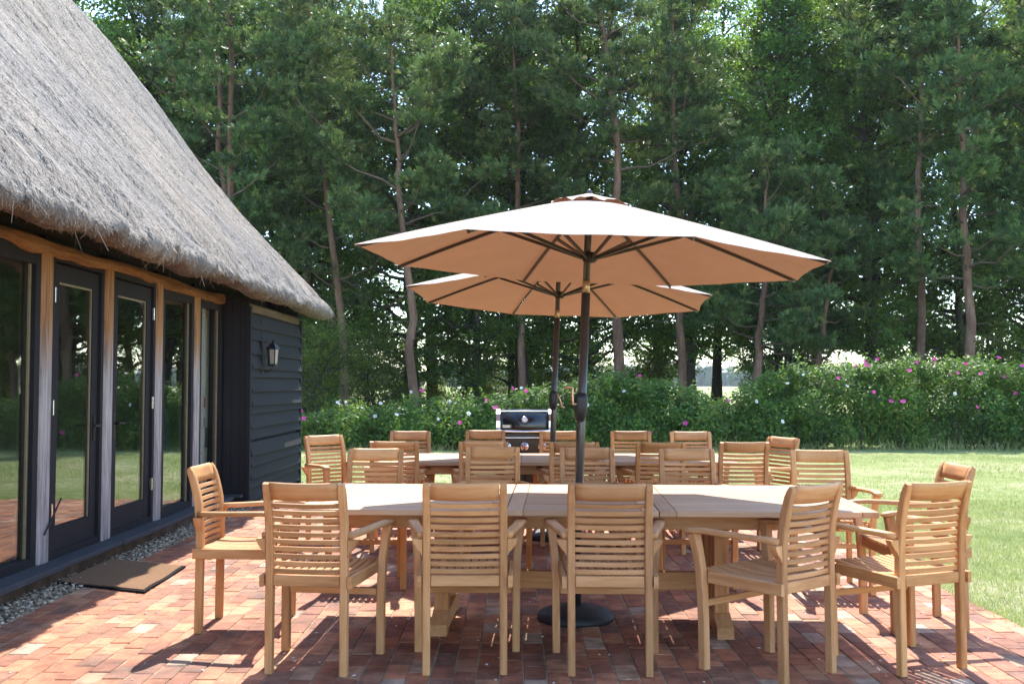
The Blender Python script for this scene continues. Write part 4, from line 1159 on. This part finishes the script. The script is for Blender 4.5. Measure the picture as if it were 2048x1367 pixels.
def px_x(px, Y): return (px - 1024) / FPX * Y
PINES = [  # trunk foot px, distance, seed, height, radius, crown base, lean, spread, dens, low, label
    (452, 34.0, 1, 17.0, .26, 5.5, -.1, 2.7, 1.0, False, 'pine with two orange stems close together rising above the thatched roof'),
    (705, 34.0, 2, 17.0, .21, 4.0, -2.0, 2.0, .9, False, 'leaning slender pine left of the umbrellas, its stem tilting left'),
    (838, 32.5, 3, 13.2, .23, 5.6, -1.0, 3.2, 1.05, False, 'pine whose grey foot stands above the hedge left of rear umbrella'),
    (1243, 34.0, 4, 18.0, .28, 7.5, -1.1, 3.0, 1.0, False, 'tall pine with an orange kinked stem right behind the near umbrella top'),
    (1365, 35.5, 5, 18.0, .24, 5.0, -.3, 2.6, 1.0, False, 'pine with a reddish stem just right of the near umbrella top'),
    (1842, 33.0, 6, 18.0, .21, 9.5, -.2, 2.1, .9, False, 'bare-stemmed pine with a straight thin trunk on the right, left of its twin'),
    (1952, 31.5, 7, 17.0, .23, 4.6, -.4, 2.8, 1.0, False, 'pine with tiered crown and pinkish trunk near the right edge'),
    (1512, 33.0, 8, 9.0, .22, 2.6, .3, 3.0, 1.2, True, 'dense dark young pine with low branches right of the umbrellas'),
    (1640, 34.0, 9, 7.5, .18, 2.0, .2, 2.4, 1.2, True, 'small dense pine with low boughs above the right part of hedge'),
    (345, 38.0, 10, 18.0, .22, 5.5, -.3, 2.6, 1.0, False, 'pine farthest left, its stem half hidden by the thatched roof'),
    (1047, 36.5, 11, 18.0, .22, 5.5, -.5, 2.4, 1.0, False, 'pine with a crooked stem directly behind the rear umbrella'),
    (2110, 33.0, 12, 18.0, .25, 5.0, -.3, 3.2, 1.1, False, 'pine at the right edge whose trunk stands outside the picture'),
    (620, 39.0, 13, 18.5, .22, 6.0, -.2, 2.4, 1.0, False, 'tall pine behind the leaning slender one, crown reaching the top'),
]
for px, Y, seed, h, r0, z0, lean, sp, dn, low, lab in PINES:
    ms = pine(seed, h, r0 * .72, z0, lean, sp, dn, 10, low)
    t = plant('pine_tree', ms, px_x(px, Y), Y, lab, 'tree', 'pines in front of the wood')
    if seed == 1:
        rng = np.random.default_rng(77); b = TB(); p = bend_path(np.array([-.05, -.1, .2]), np.array([-.75, .2, 15.0]), 12, .1, rng)
        b.tube(p, .2 * (1 - .8 * (p[:, 2] / 15)), 9); link('second_stem', b.mesh('second_stem', BARK_PINE), t)

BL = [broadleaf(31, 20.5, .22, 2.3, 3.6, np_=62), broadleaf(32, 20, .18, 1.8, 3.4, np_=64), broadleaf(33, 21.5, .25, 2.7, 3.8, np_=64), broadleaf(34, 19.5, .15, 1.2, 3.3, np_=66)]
rows = [(38.5, 3.4, 0.0), (42.5, 4.3, 1.5), (47.0, 5.0, .7)]
rt = random.Random(5); k = 0
ORD = 'first second third fourth fifth sixth seventh eighth ninth tenth eleventh twelfth thirteenth fourteenth fifteenth sixteenth seventeenth eighteenth nineteenth twentieth'.split()
RANK = {38.5: 'nearest', 42.5: 'middle', 47.0: 'farthest'}
for Y, step, off in rows:
    x = -.56 * Y * .62 - 8 + off
    q = -1
    while x < .56 * Y + 4:
        q += 1
        yy = Y + rt.uniform(-1.2, 1.2); xx = x + rt.uniform(-.7, .7)
        if abs(xx - px_x(1465, yy)) < .9: xx += 1.7      # the gap that lets the far field show
        plant('broadleaf_tree', BL[k % 4], xx, yy, 'dark-trunked broadleaf tree, %s from the left in the %s rank of the wood' % (ORD[q], RANK[Y]), 'tree', 'broadleaf trees of the wood', rt.uniform(0, 6.28), rt.uniform(.92, 1.1))
        k += 1; x += step * rt.uniform(.8, 1.2)
for i, (px, Y, sc, lab) in enumerate([(1570, 37.0, .95, 'leafy broadleaf tree standing close behind the dense dark young pine'), (1735, 36.5, .9, 'leafy broadleaf tree between the small dense pine and thin straight pine'),
        (950, 37.5, .95, 'leafy broadleaf tree above the left half of the rear umbrella'), (1432, 45.0, 1.05, 'tall broadleaf tree filling the sky gap right of the near umbrella top'), (560, 40.0, 1.0, 'leafy broadleaf tree rising over the right slope of the thatch')]):
    plant('broadleaf_tree', BL[(i + 1) % 4], px_x(px, Y), Y, lab, 'tree', 'broadleaf trees of the wood', 1.1 + i * 1.9, sc)
# sunlit undergrowth between the trunks
SB = [broadleaf(51, 3.0, .05, .2, 1.3, 18, BUSH, BARK_DARK, 26, (.05, .09)), broadleaf(52, 2.4, .05, .15, 1.2, 18, BUSH, BARK_DARK, 24, (.05, .09))]
for i, (px, Y, sc, lab) in enumerate([(615, 31, 1.0, 'yellow-green bush under the eave tip behind the hedge'), (655, 36, 1.0, 'sunlit bush between the dark trunks right of the thatch tip'),
        (745, 35, .9, 'low bush behind the hedge left of the grey pine foot'), (790, 37, .85, 'low bush close behind the grey pine foot'), (930, 38, .9, 'shaded bush behind the hedge under the rear umbrella'),
        (1110, 40, .8, 'small bush between trunks behind the umbrella poles'), (1290, 39, .8, 'small bush between trunks right of the umbrella poles'), (1790, 37, .9, 'bush between the thin straight pine and the small dense pine'), (2010, 37, 1.0, 'bush beside the pinkish pine trunk at right')]):
    plant('bush', SB[i % 2], px_x(px, Y), Y, lab, 'bush', 'undergrowth bushes', i * 1.3, sc)

for i in range(13):
    px = 610 + i * 117 + rt.uniform(-30, 30); Y = rt.uniform(43, 50)
    if 1400 < px < 1520: continue
    plant('bush', SB[i % 2], px_x(px, Y), Y, 'shaded bush at the far foot of the wood, %s along from the thatch tip' % ORD[i], 'bush', 'undergrowth bushes', i * 2.1, rt.uniform(.9, 1.25))
# far side of the field: a belt of woodland
def far_wood():
    n = 420; x = RNG.uniform(-420, 520, n); y = RNG.uniform(640, 720, n); s = RNG.uniform(5, 9, n)
    P = np.stack([x, y, s * .75 - .5], 1)
    tag(scatter_blobs('far_woodland', P, np.stack([s * 1.1, s, s * RNG.uniform(.9, 1.5, n)], 1), FARWOOD, .22), 'distant belt of woodland across the field', 'woodland', kind='stuff')
far_wood()

def haze():
    hm = bpy.data.materials.new('haze'); hm.use_nodes = True; nt = hm.node_tree; nt.nodes.remove(nt.nodes['Principled BSDF'])
    v = nt.nodes.new('ShaderNodeVolumePrincipled'); v.inputs['Density'].default_value = .00018; v.inputs['Color'].default_value = (.82, .90, 1, 1); v.inputs['Anisotropy'].default_value = .3
    nt.links.new(v.outputs[0], nt.nodes['Material Output'].inputs['Volume'])
    tag(link('haze', py_mesh('haze', *box_vf(-700, 700, -70, 840, -1.1, 26), hm)), kind='stuff')
haze()

# ------------------------------------------------------------------ grass blades
def grass():
    def patch(n, x0, x1, y0, y1, hl, wl, pw=1.0):
        P = np.stack([RNG.uniform(x0, x1, n), y0 + (y1 - y0) * RNG.random(n) ** pw, np.full(n, -.03)], 1)
        inside = (P[:, 0] > -12) & (P[:, 0] < PX1 + .02 * vnoise(P * np.array([[0, 3, 0]]), 5)) & (P[:, 1] < PY1) & (P[:, 1] > PY0 - .2)
        P = P[~inside]; m = len(P)
        a = RNG.uniform(0, 2 * np.pi, m); w = RNG.uniform(*wl, m); h = RNG.uniform(*hl, m) * (1 + .5 * vnoise(P * .9, 6))
        s = np.stack([np.cos(a), np.sin(a), a * 0], 1) * w[:, None]
        tip = P + np.stack([RNG.normal(0, .5, m), RNG.normal(0, .5, m), np.ones(m)], 1) * h[:, None]
        return np.stack([P - s, P + s, tip], 1).reshape(-1, 3)
    V = np.concatenate([patch(90000, PX1 - .03, 6.5, 4.0, 12, (.022, .045), (.0018, .0032), 1.3), patch(60000, -4, 12, 11.9, 22, (.022, .04), (.003, .006)), patch(2600, PX1 - .05, PX1 + .05, 3.0, 11.9, (.05, .10), (.002, .004)),
                        patch(3000, -9, 20, 20.7, 21.6, (.10, .32), (.004, .008))])
    tag(link('grass', fast_mesh('grass', V, np.arange(len(V)).reshape(-1, 3), GRASS)), 'short sunlit grass blades of the mown lawn', 'grass', kind='stuff')
grass()
# petals, leaves and chips lying on the bricks
n = 190
lp = np.stack([RNG.uniform(-2.6, 2.7, n), RNG.uniform(4.2, 8, n), np.full(n, .003)], 1)
tag(scatter_blobs('fallen_petals', lp, RNG.uniform(.003, .010, (n, 1)) * np.array([[1.3, .8, .3]]), WHITE), 'tiny pale petals and crumbs scattered over the bricks', 'litter', kind='stuff')
